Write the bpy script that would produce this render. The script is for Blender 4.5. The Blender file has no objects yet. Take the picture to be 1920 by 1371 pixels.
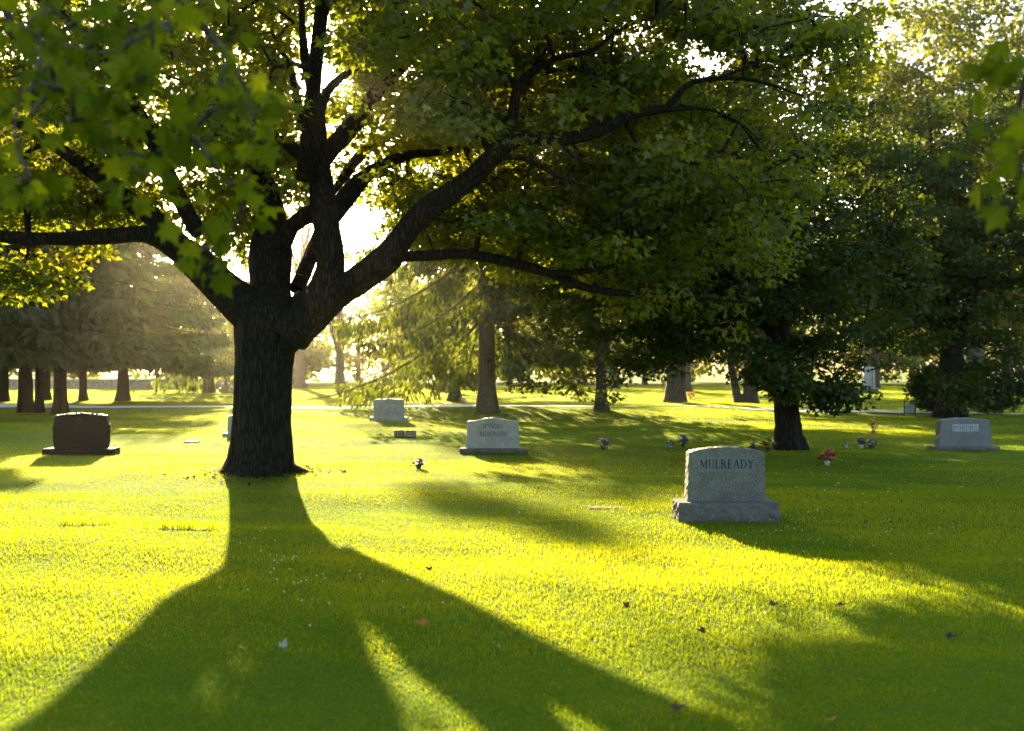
import bpy, math, random
import numpy as np
from mathutils import Vector

# ------------------------------------------------------------------ camera, sky, sun, exposure
S = bpy.context.scene
C = S.collection
F = 1867.0            # focal length in pixels of the 1920 px wide photograph (35 mm on 36 mm)
HOR = 690.0           # horizon row
EYE = 1.7
cam_d = bpy.data.cameras.new("camera")
cam_d.lens = 35.0; cam_d.sensor_width = 36.0; cam_d.sensor_fit = 'HORIZONTAL'
cam_d.shift_y = (HOR - 685.5) / 1920.0
cam_d.clip_start = 0.1; cam_d.clip_end = 3000
cam_d.dof.use_dof = True; cam_d.dof.focus_distance = 12.0; cam_d.dof.aperture_fstop = 1.7
cam = bpy.data.objects.new("camera", cam_d); C.objects.link(cam)
cam.location = (0, 0, EYE); cam.rotation_euler = (math.radians(90), 0, 0)
S.camera = cam

SUN = np.array([-0.268, 1.0, 0.316]); SUN /= np.linalg.norm(SUN)
EL = math.asin(SUN[2]); AZ = math.atan2(SUN[0], SUN[1])
W = bpy.data.worlds.new("World"); S.world = W; W.use_nodes = True
wn = W.node_tree.nodes; wl = W.node_tree.links
sky = wn.new('ShaderNodeTexSky'); sky.sky_type = 'NISHITA'; sky.sun_disc = False
sky.sun_elevation = EL; sky.sun_rotation = AZ
sky.air_density = 1.0; sky.dust_density = 3.0; sky.ozone_density = 1.0
wn['Background'].inputs['Strength'].default_value = 0.085
wl.new(sky.outputs['Color'], wn['Background'].inputs['Color'])
sd = bpy.data.lights.new("sun", 'SUN'); sd.energy = 5.0; sd.angle = math.radians(0.5); sd.color = (1.0, 0.79, 0.44)
sun = bpy.data.objects.new("sun", sd); C.objects.link(sun)
sun.rotation_euler = Vector(-SUN).to_track_quat('-Z', 'Y').to_euler()
sun.location = (-20, 60, 40)
S.view_settings.view_transform = 'Standard'; S.view_settings.look = 'None'
S.view_settings.exposure = 2.7; S.view_settings.gamma = 1.0
cy = S.cycles
cy.max_bounces = 6; cy.diffuse_bounces = 3; cy.glossy_bounces = 2; cy.transmission_bounces = 4
cy.transparent_max_bounces = 4; cy.volume_bounces = 0
cy.caustics_reflective = False; cy.caustics_refractive = False
cy.sample_clamp_indirect = 6.0

rng = np.random.default_rng(11)
R = random.Random(5)

# ------------------------------------------------------------------ projection helpers (real distances)
def sm(a, b, x):
    t = np.clip((x - a) / (b - a), 0, 1); return t * t * (3 - 2 * t)
def hgt(x, y):
    """height of the lawn: low swells and a slight rise in front of the road"""
    x = np.asarray(x, float); y = np.asarray(y, float)
    h = 0.034 * np.sin(0.9 * y + 0.35 * x + 1.0) + 0.015 * np.sin(1.9 * y - 0.5 * x) + 0.02 * np.sin(0.55 * x + 0.3 * y + 2) + .007 * np.sin(4.1 * y + 1.2 * x) + .006 * np.sin(3.3 * x - 2.2 * y)
    h = h + 0.22 * np.exp(-((y - 37.0) / 4.0) ** 2) * sm(-9, -4, x) * (1 - sm(7, 11, x))
    return h * (1 - sm(60, 90, y))
def G(px, py):
    """ground point seen at a pixel of the photograph"""
    Y = EYE * F / (py - HOR); return ((px - 960) / F * Y, Y)
def P(px, py, Y):
    return np.array([(px - 960) / F * Y, Y, EYE + (HOR - py) / F * Y])
def pix(p):
    p = np.atleast_2d(p); Y = np.maximum(p[:, 1], 0.05)
    return 960 + p[:, 0] / Y * F, HOR - (p[:, 2] - EYE) / Y * F

def inpoly(poly, x, y):
    c = np.zeros(len(x), bool); n = len(poly); j = n - 1
    for i in range(n):
        xi, yi = poly[i]; xj, yj = poly[j]
        cond = ((yi > y) != (yj > y)) & (x < (xj - xi) * (y - yi) / (yj - yi + 1e-9) + xi)
        c ^= cond; j = i
    return c
# patches of lawn the evening sun reaches: the crowns are open along those rays
LIT = [
 [(-300, 860), (430, 870), (425, 1075), (330, 1135), (150, 1205), (0, 1290), (-300, 1450)],
 [(545, 870), (700, 850), (730, 885), (740, 940), (840, 975), (1010, 1000), (1180, 1042), (1300, 1085), (1440, 1120), (1300, 1170), (1120, 1150), (980, 1130), (800, 1105), (650, 1065), (575, 1015)],
 [(680, 1150), (780, 1170), (880, 1270), (975, 1400), (810, 1400), (740, 1260)],
 [(560, 885), (720, 868), (900, 893), (1080, 942), (1220, 975), (1060, 968), (900, 925), (740, 900)],
 [(210, 1330), (330, 1320), (400, 1400), (180, 1400)], [(940, 1120), (1060, 1150), (1180, 1220), (1250, 1290), (1200, 1310), (1060, 1215)], [(930, 790), (1250, 786), (1450, 790), (1455, 842), (1300, 848), (940, 842)],
 [(1000, 1130), (1200, 1190), (1330, 1290), (1240, 1320), (1080, 1220)],
 [(545, 740), (700, 740), (860, 790), (880, 835), (720, 850), (545, 860)],
 [(60, 775), (430, 770), (430, 870), (60, 870)],
 [(0, 725), (440, 725), (440, 760), (0, 752)],
 [(1140, 740), (1260, 735), (1380, 745), (1460, 800), (1330, 790), (1200, 770)],
 [(1220, 985), (1330, 1010), (1500, 1045), (1760, 1075), (1900, 1130), (1700, 1110), (1480, 1075), (1320, 1040)],
 [(1300, 1110), (1450, 1110), (1700, 1165), (1620, 1180), (1420, 1150)],
 [(740, 850), (900, 850), (1050, 875), (1190, 905), (1060, 915), (900, 880)],
 [(1500, 832), (1920, 842), (1920, 862), (1600, 856)],
 [(540, 722), (1940, 722), (1940, 744), (1480, 744), (1100, 752), (540, 760)], [(880, 760), (1100, 765), (1300, 800), (1440, 830), (1280, 828), (1040, 790)], [(1520, 792), (1700, 800), (1760, 815), (1560, 812)],
 [(1280, 1235), (1380, 1300), (1330, 1320), (1270, 1280)],
]
def lit_mask(p):
    """True where a point would throw its shadow on a sunlit patch"""
    t = p[:, 2] / SUN[2]
    q = p - t[:, None] * SUN
    ok = q[:, 1] > 3.0
    Y = np.maximum(q[:, 1], 1.0)
    x = 960 + q[:, 0] / Y * F; y = HOR + EYE / Y * F
    m = np.zeros(len(p), bool)
    for poly in LIT: m |= inpoly(poly, x, y)
    return m & ok
def lit_wide(p, r=.42):
    m = lit_mask(p)
    for d in ((0, 0, r), (0, 0, -r), (r, 0, 0), (-r, 0, 0)): m |= lit_mask(p + np.array(d))
    return m
SHADE = [[(1120, 1200), (1330, 1240), (1600, 1195), (1980, 1200), (1980, 1400), (1100, 1400)], [(1300, 1060), (1560, 1085), (1900, 1150), (1980, 1190), (1700, 1150), (1400, 1095)], [(730, 893), (860, 903), (1000, 950), (1240, 985), (1300, 1010), (1200, 1032), (1000, 992), (850, 950)], [(1000, 880), (1280, 880), (1250, 960), (1080, 935)], [(1240, 1012), (1420, 1060), (1560, 1090), (1400, 1088), (1250, 1052)], [(1450, 880), (1980, 880), (1980, 1060), (1560, 1030)], [(750, 1090), (1000, 1140), (1200, 1220), (1250, 1371), (980, 1371), (880, 1230)]]
def shade_mask(p):
    t = p[:, 2] / SUN[2]; q = p - t[:, None] * SUN; Y = np.maximum(q[:, 1], 1.0)
    x = 960 + q[:, 0] / Y * F; y = HOR + EYE / Y * F; m = np.zeros(len(p), bool)
    for poly in SHADE: m |= inpoly(poly, x, y)
    return m & (q[:, 1] > 3)
def shade_cand(ells, n, most):
    c = ell_sample(ells, n, .33); c = c[shade_mask(c) & ~lit_wide(c)]; print('shade', len(c)); return c[:most]
GAPS = [(600, 80, 38, 78), (560, 140, 36, 46), (640, 150, 24, 32), (461, 101, 24, 20), (655, 425, 44, 40), (693, 545, 34, 34), (640, 245, 16, 26), (680, 300, 26, 20),
        (1200, 50, 34, 22), (1310, 105, 46, 38), (1665, 70, 36, 32), (1010, 472, 14, 14), (430, 500, 26, 30), (325, 30, 16, 12),
        (50, 20, 18, 14), (370, 40, 20, 16), (1560, 20, 30, 22), (1720, 90, 30, 30), (1850, 340, 40, 16), (450, 85, 18, 14), (545, 395, 22, 22), (720, 400, 22, 22), (510, 60, 20, 16), (775, 20, 14, 18), (735, 190, 12, 10), (575, 215, 9, 30)]
def gap_mask(p, grow=1.0):
    x, y = pix(p); m = np.zeros(len(p), bool)
    for (a, b, ra, rb) in GAPS:
        m |= ((x - a) / (ra * grow)) ** 2 + ((y - b) / (rb * grow)) ** 2 < 1
    return m

# ------------------------------------------------------------------ object helpers
def empty(name, loc, label, cat, group=None, kind=None, rz=0.0):
    o = bpy.data.objects.new(name, None); C.objects.link(o); o.empty_display_size = 0.2
    o.location = loc; o.rotation_euler = (0, 0, rz)
    tag(o, label, cat, group, kind); return o
def tag(o, label=None, cat=None, group=None, kind=None):
    if label: o['label'] = label
    if cat: o['category'] = cat
    if group: o['group'] = group
    if kind: o['kind'] = kind
    return o

def mesh_obj(name, chunks, mats, parent=None, origin=(0, 0, 0)):
    """chunks: (verts Nx3, list of face arrays (n,k), material index, smooth, per-face random or None); verts in world space minus origin"""
    nv = 0; V = []; L = []; tot = []; MI = []; SMO = []; RND = []
    for (v, fl, mi, smo, rn) in chunks:
        V.append(np.asarray(v, np.float32) - np.asarray(origin, np.float32))
        k0 = 0
        for f in fl:
            f = np.asarray(f, np.int32)
            if len(f) == 0: continue
            L.append((f + nv).ravel()); tot.append(np.full(len(f), f.shape[1], np.int32))
            MI.append(np.full(len(f), mi, np.int32)); SMO.append(np.full(len(f), smo, bool))
            RND.append(np.asarray(rn[k0:k0 + len(f)], np.float32) if rn is not None else np.full(len(f), 0.5, np.float32))
            k0 += len(f)
        nv += len(v)
    V = np.concatenate(V); L = np.concatenate(L); tot = np.concatenate(tot); MI = np.concatenate(MI); SMO = np.concatenate(SMO); RND = np.concatenate(RND)
    me = bpy.data.meshes.new(name)
    me.vertices.add(len(V)); me.vertices.foreach_set('co', V.ravel())
    me.loops.add(len(L)); me.loops.foreach_set('vertex_index', L)
    me.polygons.add(len(tot)); st = np.zeros(len(tot), np.int32); st[1:] = np.cumsum(tot)[:-1]
    me.polygons.foreach_set('loop_start', st)
    try: me.polygons.foreach_set('loop_total', tot)
    except Exception: pass
    for m in mats: me.materials.append(m)
    me.polygons.foreach_set('material_index', MI); me.polygons.foreach_set('use_smooth', SMO)
    a = me.attributes.new('rnd', 'FLOAT', 'FACE'); a.data.foreach_set('value', RND)
    me.update(calc_edges=True); me.validate()
    o = bpy.data.objects.new(name, me); C.objects.link(o)
    if parent is not None: o.parent = parent
    else: o.location = origin
    return o

def tube(pts, rad, n=6, lump=0.0, seed=0, cap=True):
    pts = np.asarray(pts, float); rad = np.asarray(rad, float); m = len(pts)
    t = np.gradient(pts, axis=0); t /= np.linalg.norm(t, axis=1)[:, None] + 1e-9
    up = np.array([0.0, 0.0, 1.0]) if abs(t[0][2]) < 0.9 else np.array([1.0, 0, 0])
    V = []; a = np.arange(n) * 2 * math.pi / n
    u = np.cross(up, t[0]); u /= np.linalg.norm(u)
    g = np.random.default_rng(seed)
    ph = g.uniform(0, 6.28, 6)
    for i in range(m):
        u = u - t[i] * np.dot(u, t[i]); u /= np.linalg.norm(u) + 1e-9
        w = np.cross(t[i], u)
        r = rad[i] * np.ones(n)
        if lump: r = r * (1 + lump * (np.sin(3 * a + ph[0] + i * .35) * .5 + np.sin(2 * a + ph[1] - i * .5) * .5 + np.sin(5 * a + ph[2] + i * .9) * .35))
        V.append(pts[i] + np.outer(np.cos(a) * r, u) + np.outer(np.sin(a) * r, w))
    V = np.concatenate(V)
    k = np.arange(n); k2 = (k + 1) % n
    Q = np.concatenate([np.stack([i * n + k, i * n + k2, (i + 1) * n + k2, (i + 1) * n + k], 1) for i in range(m - 1)])
    fl = [Q]
    if cap:
        V = np.vstack([V, pts[-1] + t[-1] * rad[-1] * .6]); e = len(V) - 1
        fl.append(np.stack([(m - 1) * n + k, (m - 1) * n + k2, np.full(n, e)], 1))
    return V, fl
def smooth_path(p, r, step):
    """Catmull-Rom through control points, resampled"""
    p = np.asarray(p, float); r = np.asarray(r, float)
    q = np.vstack([2 * p[0] - p[1], p, 2 * p[-1] - p[-2]]); O = []; RR = []
    for i in range(len(p) - 1):
        n = max(2, int(np.linalg.norm(p[i + 1] - p[i]) / step)); t = np.arange(n)[:, None] / n
        a, b, c, d = q[i], q[i + 1], q[i + 2], q[i + 3]
        O.append(.5 * (2 * b + (c - a) * t + (2 * a - 5 * b + 4 * c - d) * t ** 2 + (3 * b - a - 3 * c + d) * t ** 3))
        RR.append(r[i] + (r[i + 1] - r[i]) * t[:, 0])
    O.append(p[-1:]); RR.append(r[-1:])
    return np.concatenate(O), np.concatenate(RR)

MAPLE = np.array([(0, 0), (.34, -.03), (.52, .38), (.24, .42), (0, 1), (-.24, .42), (-.52, .38), (-.34, -.03)])
MAPLE_F = [np.array([(0, i, i + 1) for i in range(1, 7)])]
DIAM = np.array([(0, 0), (.42, .42), (0, 1), (-.42, .42)])
DIAM_F = [np.array([(0, 1, 2), (0, 2, 3)])]
NEED = np.array([(0, 0), (.17, .45), (0, 1), (-.17, .45)])
def norm(a): return a / (np.linalg.norm(a, axis=-1, keepdims=True) + 1e-9)
def leaves(pos, d, nrm, size, shape, faces, rnd=None, bend=0.15):
    N = len(pos); d = norm(d); nrm = norm(nrm - d * np.sum(nrm * d, 1, keepdims=True)); s = np.cross(d, nrm)
    k = len(shape); bz = -bend * (shape[:, 0] ** 2 * 1.5 + shape[:, 1] ** 2 * .5)
    V = pos[:, None, :] + size[:, None, None] * (s[:, None, :] * shape[None, :, 0, None] + d[:, None, :] * shape[None, :, 1, None] + nrm[:, None, :] * bz[None, :, None])
    f = faces[0]; FF = (np.arange(N)[:, None, None] * k + f[None]).reshape(-1, f.shape[1])
    if rnd is None: rnd = rng.random(N)
    return V.reshape(-1, 3), [FF], np.repeat(rnd, len(f))

# ------------------------------------------------------------------ materials
def new_mat(name):
    m = bpy.data.materials.new(name); m.use_nodes = True; m.node_tree.nodes.clear(); return m, m.node_tree.nodes, m.node_tree.links
def leaf_mat(name, ramp, tramp, tw=0.5, gloss=0.06, rough=0.45, gcol=(.9, .95, .8)):
    m, n, l = new_mat(name)
    at = n.new('ShaderNodeAttribute'); at.attribute_name = 'rnd'
    def rp(cols):
        r = n.new('ShaderNodeValToRGB'); e = r.color_ramp.elements
        while len(e) < len(cols): e.new(0.5)
        for i, c in enumerate(cols): e[i].position = i / (len(cols) - 1); e[i].color = (*c, 1)
        l.new(at.outputs['Fac'], r.inputs[0]); return r
    a, b = rp(ramp), rp(tramp)
    di = n.new('ShaderNodeBsdfDiffuse'); tr = n.new('ShaderNodeBsdfTranslucent'); gl = n.new('ShaderNodeBsdfGlossy')
    gl.inputs['Roughness'].default_value = rough; gl.inputs['Color'].default_value = (*gcol, 1)
    l.new(a.outputs[0], di.inputs[0]); l.new(b.outputs[0], tr.inputs[0])
    m1 = n.new('ShaderNodeMixShader'); m1.inputs[0].default_value = tw; l.new(di.outputs[0], m1.inputs[1]); l.new(tr.outputs[0], m1.inputs[2])
    m2 = n.new('ShaderNodeMixShader'); m2.inputs[0].default_value = gloss; l.new(m1.outputs[0], m2.inputs[1]); l.new(gl.outputs[0], m2.inputs[2])
    o = n.new('ShaderNodeOutputMaterial'); l.new(m2.outputs[0], o.inputs[0]); return m
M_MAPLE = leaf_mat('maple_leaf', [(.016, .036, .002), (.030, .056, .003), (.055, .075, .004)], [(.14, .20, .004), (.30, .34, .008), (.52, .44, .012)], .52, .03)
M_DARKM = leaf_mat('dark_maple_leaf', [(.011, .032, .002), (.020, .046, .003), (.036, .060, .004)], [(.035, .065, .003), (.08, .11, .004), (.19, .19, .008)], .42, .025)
M_FAR = leaf_mat('far_leaf', [(.030, .06, .006), (.05, .085, .008), (.08, .10, .010)], [(.12, .17, .014), (.24, .27, .02), (.36, .32, .03)], .5, .04)
M_NEEDLE = leaf_mat('needle', [(.02, .046, .008), (.036, .066, .010), (.06, .085, .012)], [(.06, .11, .006), (.15, .19, .008), (.28, .27, .014)], .48, .03)
M_PINE = leaf_mat('pine_needle', [(.010, .036, .006), (.016, .050, .007), (.026, .062, .008)], [(.022, .055, .004), (.045, .085, .005), (.09, .12, .008)], .35, .03)
M_NEAR = leaf_mat('near_leaf', [(.035, .065, .001), (.055, .10, .0015), (.085, .14, .002)], [(.08, .12, .001), (.16, .21, .002), (.28, .32, .004)], .5, .012, .5, (.9, .95, .4))
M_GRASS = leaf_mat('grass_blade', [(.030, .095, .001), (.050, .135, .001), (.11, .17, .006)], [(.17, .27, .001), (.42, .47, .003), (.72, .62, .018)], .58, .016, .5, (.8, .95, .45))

def bark_mat(name, c1, c2, sx=9.0, sz=1.4, bump=.6):
    m, n, l = new_mat(name)
    tc = n.new('ShaderNodeTexCoord'); mp = n.new('ShaderNodeMapping'); mp.inputs['Scale'].default_value = (sx, sx, sz); l.new(tc.outputs['Object'], mp.inputs[0])
    a = n.new('ShaderNodeTexNoise'); a.inputs['Scale'].default_value = 2.2; a.inputs['Detail'].default_value = 7; a.inputs['Roughness'].default_value = .65; a.inputs['Distortion'].default_value = .6
    l.new(mp.outputs[0], a.inputs['Vector'])
    v = n.new('ShaderNodeTexVoronoi'); v.inputs['Scale'].default_value = 2.0; v.feature = 'DISTANCE_TO_EDGE'; l.new(mp.outputs[0], v.inputs['Vector'])
    mx = n.new('ShaderNodeMath'); mx.operation = 'MULTIPLY'; l.new(a.outputs[0], mx.inputs[0])
    cl = n.new('ShaderNodeMath'); cl.operation = 'MULTIPLY'; cl.use_clamp = True; cl.inputs[1].default_value = 4; l.new(v.outputs['Distance'], cl.inputs[0]); l.new(cl.outputs[0], mx.inputs[1])
    r = n.new('ShaderNodeValToRGB'); r.color_ramp.elements[0].color = (*c1, 1); r.color_ramp.elements[1].color = (*c2, 1); r.color_ramp.elements[0].position = .1; r.color_ramp.elements[1].position = .65
    l.new(mx.outputs[0], r.inputs[0])
    b = n.new('ShaderNodeBump'); b.inputs['Strength'].default_value = bump; b.inputs['Distance'].default_value = .05; l.new(mx.outputs[0], b.inputs['Height'])
    p = n.new('ShaderNodeBsdfPrincipled'); p.inputs['Roughness'].default_value = .9; p.inputs['Specular IOR Level'].default_value = .2
    l.new(r.outputs[0], p.inputs['Base Color']); l.new(b.outputs[0], p.inputs['Normal'])
    o = n.new('ShaderNodeOutputMaterial'); l.new(p.outputs[0], o.inputs[0]); return m
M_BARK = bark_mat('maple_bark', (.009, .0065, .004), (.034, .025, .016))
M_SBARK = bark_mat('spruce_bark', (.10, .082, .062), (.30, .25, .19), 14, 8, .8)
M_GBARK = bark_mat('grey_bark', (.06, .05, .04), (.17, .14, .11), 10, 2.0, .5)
M_DEAD = bark_mat('dead_wood', (.16, .14, .11), (.34, .30, .24), 10, 4, .3)

def stone_mat(name, col, var=.25, scale=160, rough=.6, bump=.15, blotch=.18, spec=.35):
    m, n, l = new_mat(name)
    tc = n.new('ShaderNodeTexCoord')
    a = n.new('ShaderNodeTexNoise'); a.inputs['Scale'].default_value = scale; a.inputs['Detail'].default_value = 3; l.new(tc.outputs['Object'], a.inputs['Vector'])
    b = n.new('ShaderNodeTexNoise'); b.inputs['Scale'].default_value = 4.5; b.inputs['Detail'].default_value = 6; b.inputs['Roughness'].default_value = .7; l.new(tc.outputs['Object'], b.inputs['Vector'])
    r = n.new('ShaderNodeValToRGB'); lo = tuple(c * (1 - var) for c in col); hi = tuple(c * (1 + var) for c in col)
    r.color_ramp.elements[0].position = .35; r.color_ramp.elements[1].position = .65
    r.color_ramp.elements[0].color = (*lo, 1); r.color_ramp.elements[1].color = (*hi, 1); l.new(a.outputs[0], r.inputs[0])
    mr = n.new('ShaderNodeMapRange'); mr.inputs[1].default_value = .3; mr.inputs[2].default_value = .7; mr.inputs[3].default_value = 1 - blotch * 1.6; mr.inputs[4].default_value = 1 + blotch; l.new(b.outputs[0], mr.inputs[0])
    mu = n.new('ShaderNodeMix'); mu.data_type = 'RGBA'; mu.blend_type = 'MULTIPLY'; mu.inputs[0].default_value = 1
    cb = n.new('ShaderNodeCombineColor')
    for i in range(3): l.new(mr.outputs[0], cb.inputs[i])
    l.new(r.outputs[0], mu.inputs[6]); l.new(cb.outputs[0], mu.inputs[7])
    bp = n.new('ShaderNodeBump'); bp.inputs['Strength'].default_value = bump; bp.inputs['Distance'].default_value = .01; l.new(a.outputs[0], bp.inputs['Height'])
    p = n.new('ShaderNodeBsdfPrincipled'); p.inputs['Roughness'].default_value = rough; p.inputs['Specular IOR Level'].default_value = spec
    l.new(mu.outputs[2], p.inputs['Base Color']); l.new(bp.outputs[0], p.inputs['Normal'])
    o = n.new('ShaderNodeOutputMaterial'); l.new(p.outputs[0], o.inputs[0]); return m
M_GRAN = stone_mat('grey_granite', (.125, .125, .098), .45, 75, .6, .15, .25)
M_ROCK = stone_mat('grey_granite_rock_face', (.108, .104, .090), .35, 90, .9, .5)
M_PALEG = stone_mat('pale_granite', (.32, .335, .31))
M_SLATE = stone_mat('slate_grey_granite', (.155, .16, .155))
M_DARKG = stone_mat('brown_granite', (.006, .0052, .0048), .3, 160, .6, spec=.1)
M_PANEL = stone_mat('frosted_panel', (.150, .155, .135), .15, 200, .8)
M_LPANEL = stone_mat('light_panel', (.36, .38, .38), .15, 200, .8)
M_CUT = stone_mat('cut_letter', (.018, .018, .016), .2, 200, .9)
M_DCUT = stone_mat('brown_cut_letter', (.11, .085, .078), .2, 200, .9)
M_WHITE = stone_mat('white_marble', (.46, .43, .41), .1, 30, .6)
M_WALL = stone_mat('wall_stone', (.30, .25, .19), .4, 5, .9, .6)
M_BROWNB = stone_mat('brown_stone', (.16, .11, .08), .25, 20, .85)
M_CONC = stone_mat('path_concrete', (.50, .48, .45), .12, 6, .9)
M_FLUSH = stone_mat('flush_granite', (.05, .045, .04), .3, 140, 1.0, spec=.05)
def flat_mat(name, col, rough=.6, trans=0.0):
    m, n, l = new_mat(name)
    tc = n.new('ShaderNodeTexCoord'); a = n.new('ShaderNodeTexNoise'); a.inputs['Scale'].default_value = 40; l.new(tc.outputs['Object'], a.inputs['Vector'])
    r = n.new('ShaderNodeValToRGB'); r.color_ramp.elements[0].color = (*[c * .7 for c in col], 1); r.color_ramp.elements[1].color = (*[min(1, c * 1.2) for c in col], 1); l.new(a.outputs[0], r.inputs[0])
    p = n.new('ShaderNodeBsdfPrincipled'); p.inputs['Roughness'].default_value = rough; l.new(r.outputs[0], p.inputs['Base Color'])
    o = n.new('ShaderNodeOutputMaterial')
    if trans:
        t = n.new('ShaderNodeBsdfTranslucent'); l.new(r.outputs[0], t.inputs[0]); mx = n.new('ShaderNodeMixShader'); mx.inputs[0].default_value = trans
        l.new(p.outputs[0], mx.inputs[1]); l.new(t.outputs[0], mx.inputs[2]); l.new(mx.outputs[0], o.inputs[0])
    else: l.new(p.outputs[0], o.inputs[0])
    return m
PETAL = {k: flat_mat('petal_' + k, c, .6, .5) for k, c in dict(red=(.55, .02, .05), pink=(.6, .12, .25), yellow=(.75, .5, .03), white=(.72, .68, .62), blue=(.08, .22, .6), violet=(.25, .12, .45), orange=(.6, .18, .03), cream=(.6, .5, .36), teal=(.05, .4, .5)).items()}
M_FOL = flat_mat('bouquet_foliage', (.035, .07, .02), .6, .3)
M_VASE = flat_mat('dark_vase', (.03, .03, .035), .4)
M_PVASE = flat_mat('pale_vase', (.5, .45, .42), .5)
M_IRON = flat_mat('black_iron', (.02, .02, .02), .5)
M_DRY = {k: flat_mat('dry_leaf_' + k, c, .8, .3) for k, c in dict(brown=(.10, .045, .02), dark=(.035, .02, .012), orange=(.42, .13, .02), tan=(.30, .19, .10), grey=(.32, .34, .28)).items()}

# ground: soil and thatch under the blades
m, n, l = new_mat('lawn_ground'); M_GROUND = m
tc = n.new('ShaderNodeTexCoord')
a = n.new('ShaderNodeTexNoise'); a.inputs['Scale'].default_value = .55; a.inputs['Detail'].default_value = 8; l.new(tc.outputs['Object'], a.inputs['Vector'])
b = n.new('ShaderNodeTexNoise'); b.inputs['Scale'].default_value = 22; b.inputs['Detail'].default_value = 4; l.new(tc.outputs['Object'], b.inputs['Vector'])
ad = n.new('ShaderNodeMath'); ad.operation = 'MULTIPLY_ADD'; ad.inputs[1].default_value = .5; l.new(b.outputs[0], ad.inputs[0]); 
hf = n.new('ShaderNodeMath'); hf.operation = 'MULTIPLY'; hf.inputs[1].default_value = .5; l.new(a.outputs[0], hf.inputs[0]); l.new(hf.outputs[0], ad.inputs[2])
r = n.new('ShaderNodeValToRGB'); r.color_ramp.elements[0].position = .35; r.color_ramp.elements[1].position = .65
r.color_ramp.elements[0].color = (.05, .09, .003, 1); r.color_ramp.elements[1].color = (.10, .16, .006, 1); l.new(ad.outputs[0], r.inputs[0])
bp = n.new('ShaderNodeBump'); bp.inputs['Strength'].default_value = .6; bp.inputs['Distance'].default_value = .03; l.new(b.outputs[0], bp.inputs['Height'])
p = n.new('ShaderNodeBsdfPrincipled'); p.inputs['Roughness'].default_value = 1; p.inputs['Specular IOR Level'].default_value = .1
l.new(r.outputs[0], p.inputs['Base Color']); l.new(bp.outputs[0], p.inputs['Normal'])
o = n.new('ShaderNodeOutputMaterial'); l.new(p.outputs[0], o.inputs[0])

# ------------------------------------------------------------------ ground
gx = np.unique(np.concatenate([np.linspace(-300, -40, 14), np.linspace(-40, 40, 241), np.linspace(40, 300, 14)]))
gy = np.unique(np.concatenate([np.linspace(-60, -4, 10), np.linspace(-4, 30, 160), np.linspace(30, 95, 110), np.linspace(95, 300, 16)]))
XX, YY = np.meshgrid(gx, gy); ZZ = hgt(XX, YY)
nx = len(gx); ii, jj = np.meshgrid(np.arange(nx - 1), np.arange(len(gy) - 1)); k = (jj * nx + ii).ravel()
ground = mesh_obj('ground', [(np.stack([XX.ravel(), YY.ravel(), ZZ.ravel()], 1), [np.stack([k, k + 1, k + nx + 1, k + nx], 1)], 0, True, None)], [M_GROUND])
tag(ground, kind='structure')

# road: a thin strip laid along the lawn
RX = np.array([-90, -40, -22, -12, -6, 0, 6, 10, 13, 18, 26, 60.]); RYc = np.array([47, 44.5, 43.2, 42.6, 42.2, 41.4, 40.2, 38.9, 37.9, 36.4, 34.6, 30.])
rx = np.linspace(-90, 60, 220); ryc = np.interp(rx, RX, RYc)
def road_y(x): return np.interp(x, RX, RYc)
vs = []; 
for off in (-1.35, -.5, .5, 1.35):
    vs.append(np.stack([rx, ryc + off, hgt(rx, ryc + off) + .03], 1))
vs = np.concatenate(vs); nr = len(rx); k = np.arange(nr - 1)
path = mesh_obj('path', [(vs, [np.concatenate([np.stack([q * nr + k, q * nr + k + 1, (q + 1) * nr + k + 1, (q + 1) * nr + k], 1) for q in range(3)])], 0, True, None)], [M_CONC])
tag(path, kind='structure')

# ------------------------------------------------------------------ trees
def bezier_attach(a, b, rise, jit, step):
    L = np.linalg.norm(b - a); n = max(2, int(L / step)); t = np.linspace(0, 1, n + 1)[1:, None]
    c = (a + b) / 2 + np.array([0, 0, rise * L]) + rng.normal(0, jit * L, 3)
    return (1 - t) ** 2 * a + 2 * t * (1 - t) * c + t ** 2 * b
def grow(seedp, seedr, clusters, step=.45, r0=.006, maxr=.12, rise=.12, jit=.07, nseg=5):
    """connect every leaf cluster to the nearest wood, thickening the wood it hangs on"""
    N0 = len(seedp); pos = [np.asarray(seedp)]; par = [-1] * N0; cap = list(seedr)
    P_ = np.asarray(seedp, float).copy(); chains = []
    d0 = np.sqrt(((clusters[:, None, :] - P_[None, :: max(1, N0 // 200)]) ** 2).sum(2)).min(1)
    buf = np.zeros((N0 + len(clusters) * 14, 3)); buf[:N0] = P_; n = N0
    for ci in np.argsort(d0):
        c = clusters[ci]
        d = ((buf[:n] - c) ** 2).sum(1)
        j = int(np.argmin(d + 0.15 * np.maximum(0, buf[:n, 2] - c[2]) ** 2))
        path = bezier_attach(buf[j], c, rise, jit, step)
        ids = [j]
        for q in path:
            if n >= len(buf): break
            buf[n] = q; par.append(ids[-1]); ids.append(n); n += 1
        chains.append(ids)
    cnt = np.zeros(n)
    for ch in chains: cnt[ch[-1]] += 1
    for i in range(n - 1, N0 - 1, -1): cnt[par[i]] += cnt[i]
    out = []
    for ch in chains:
        if len(ch) < 2: continue
        rr = np.minimum(r0 * np.sqrt(np.maximum(cnt[ch], 1)) , maxr)
        rr[0] = min(rr[1] * 1.15, maxr if ch[0] >= N0 else min(cap[ch[0]] * .8, maxr)); rr[-1] *= .5
        v, fl = tube(buf[ch], rr, nseg)
        out.append((v, fl))
    return out
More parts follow.
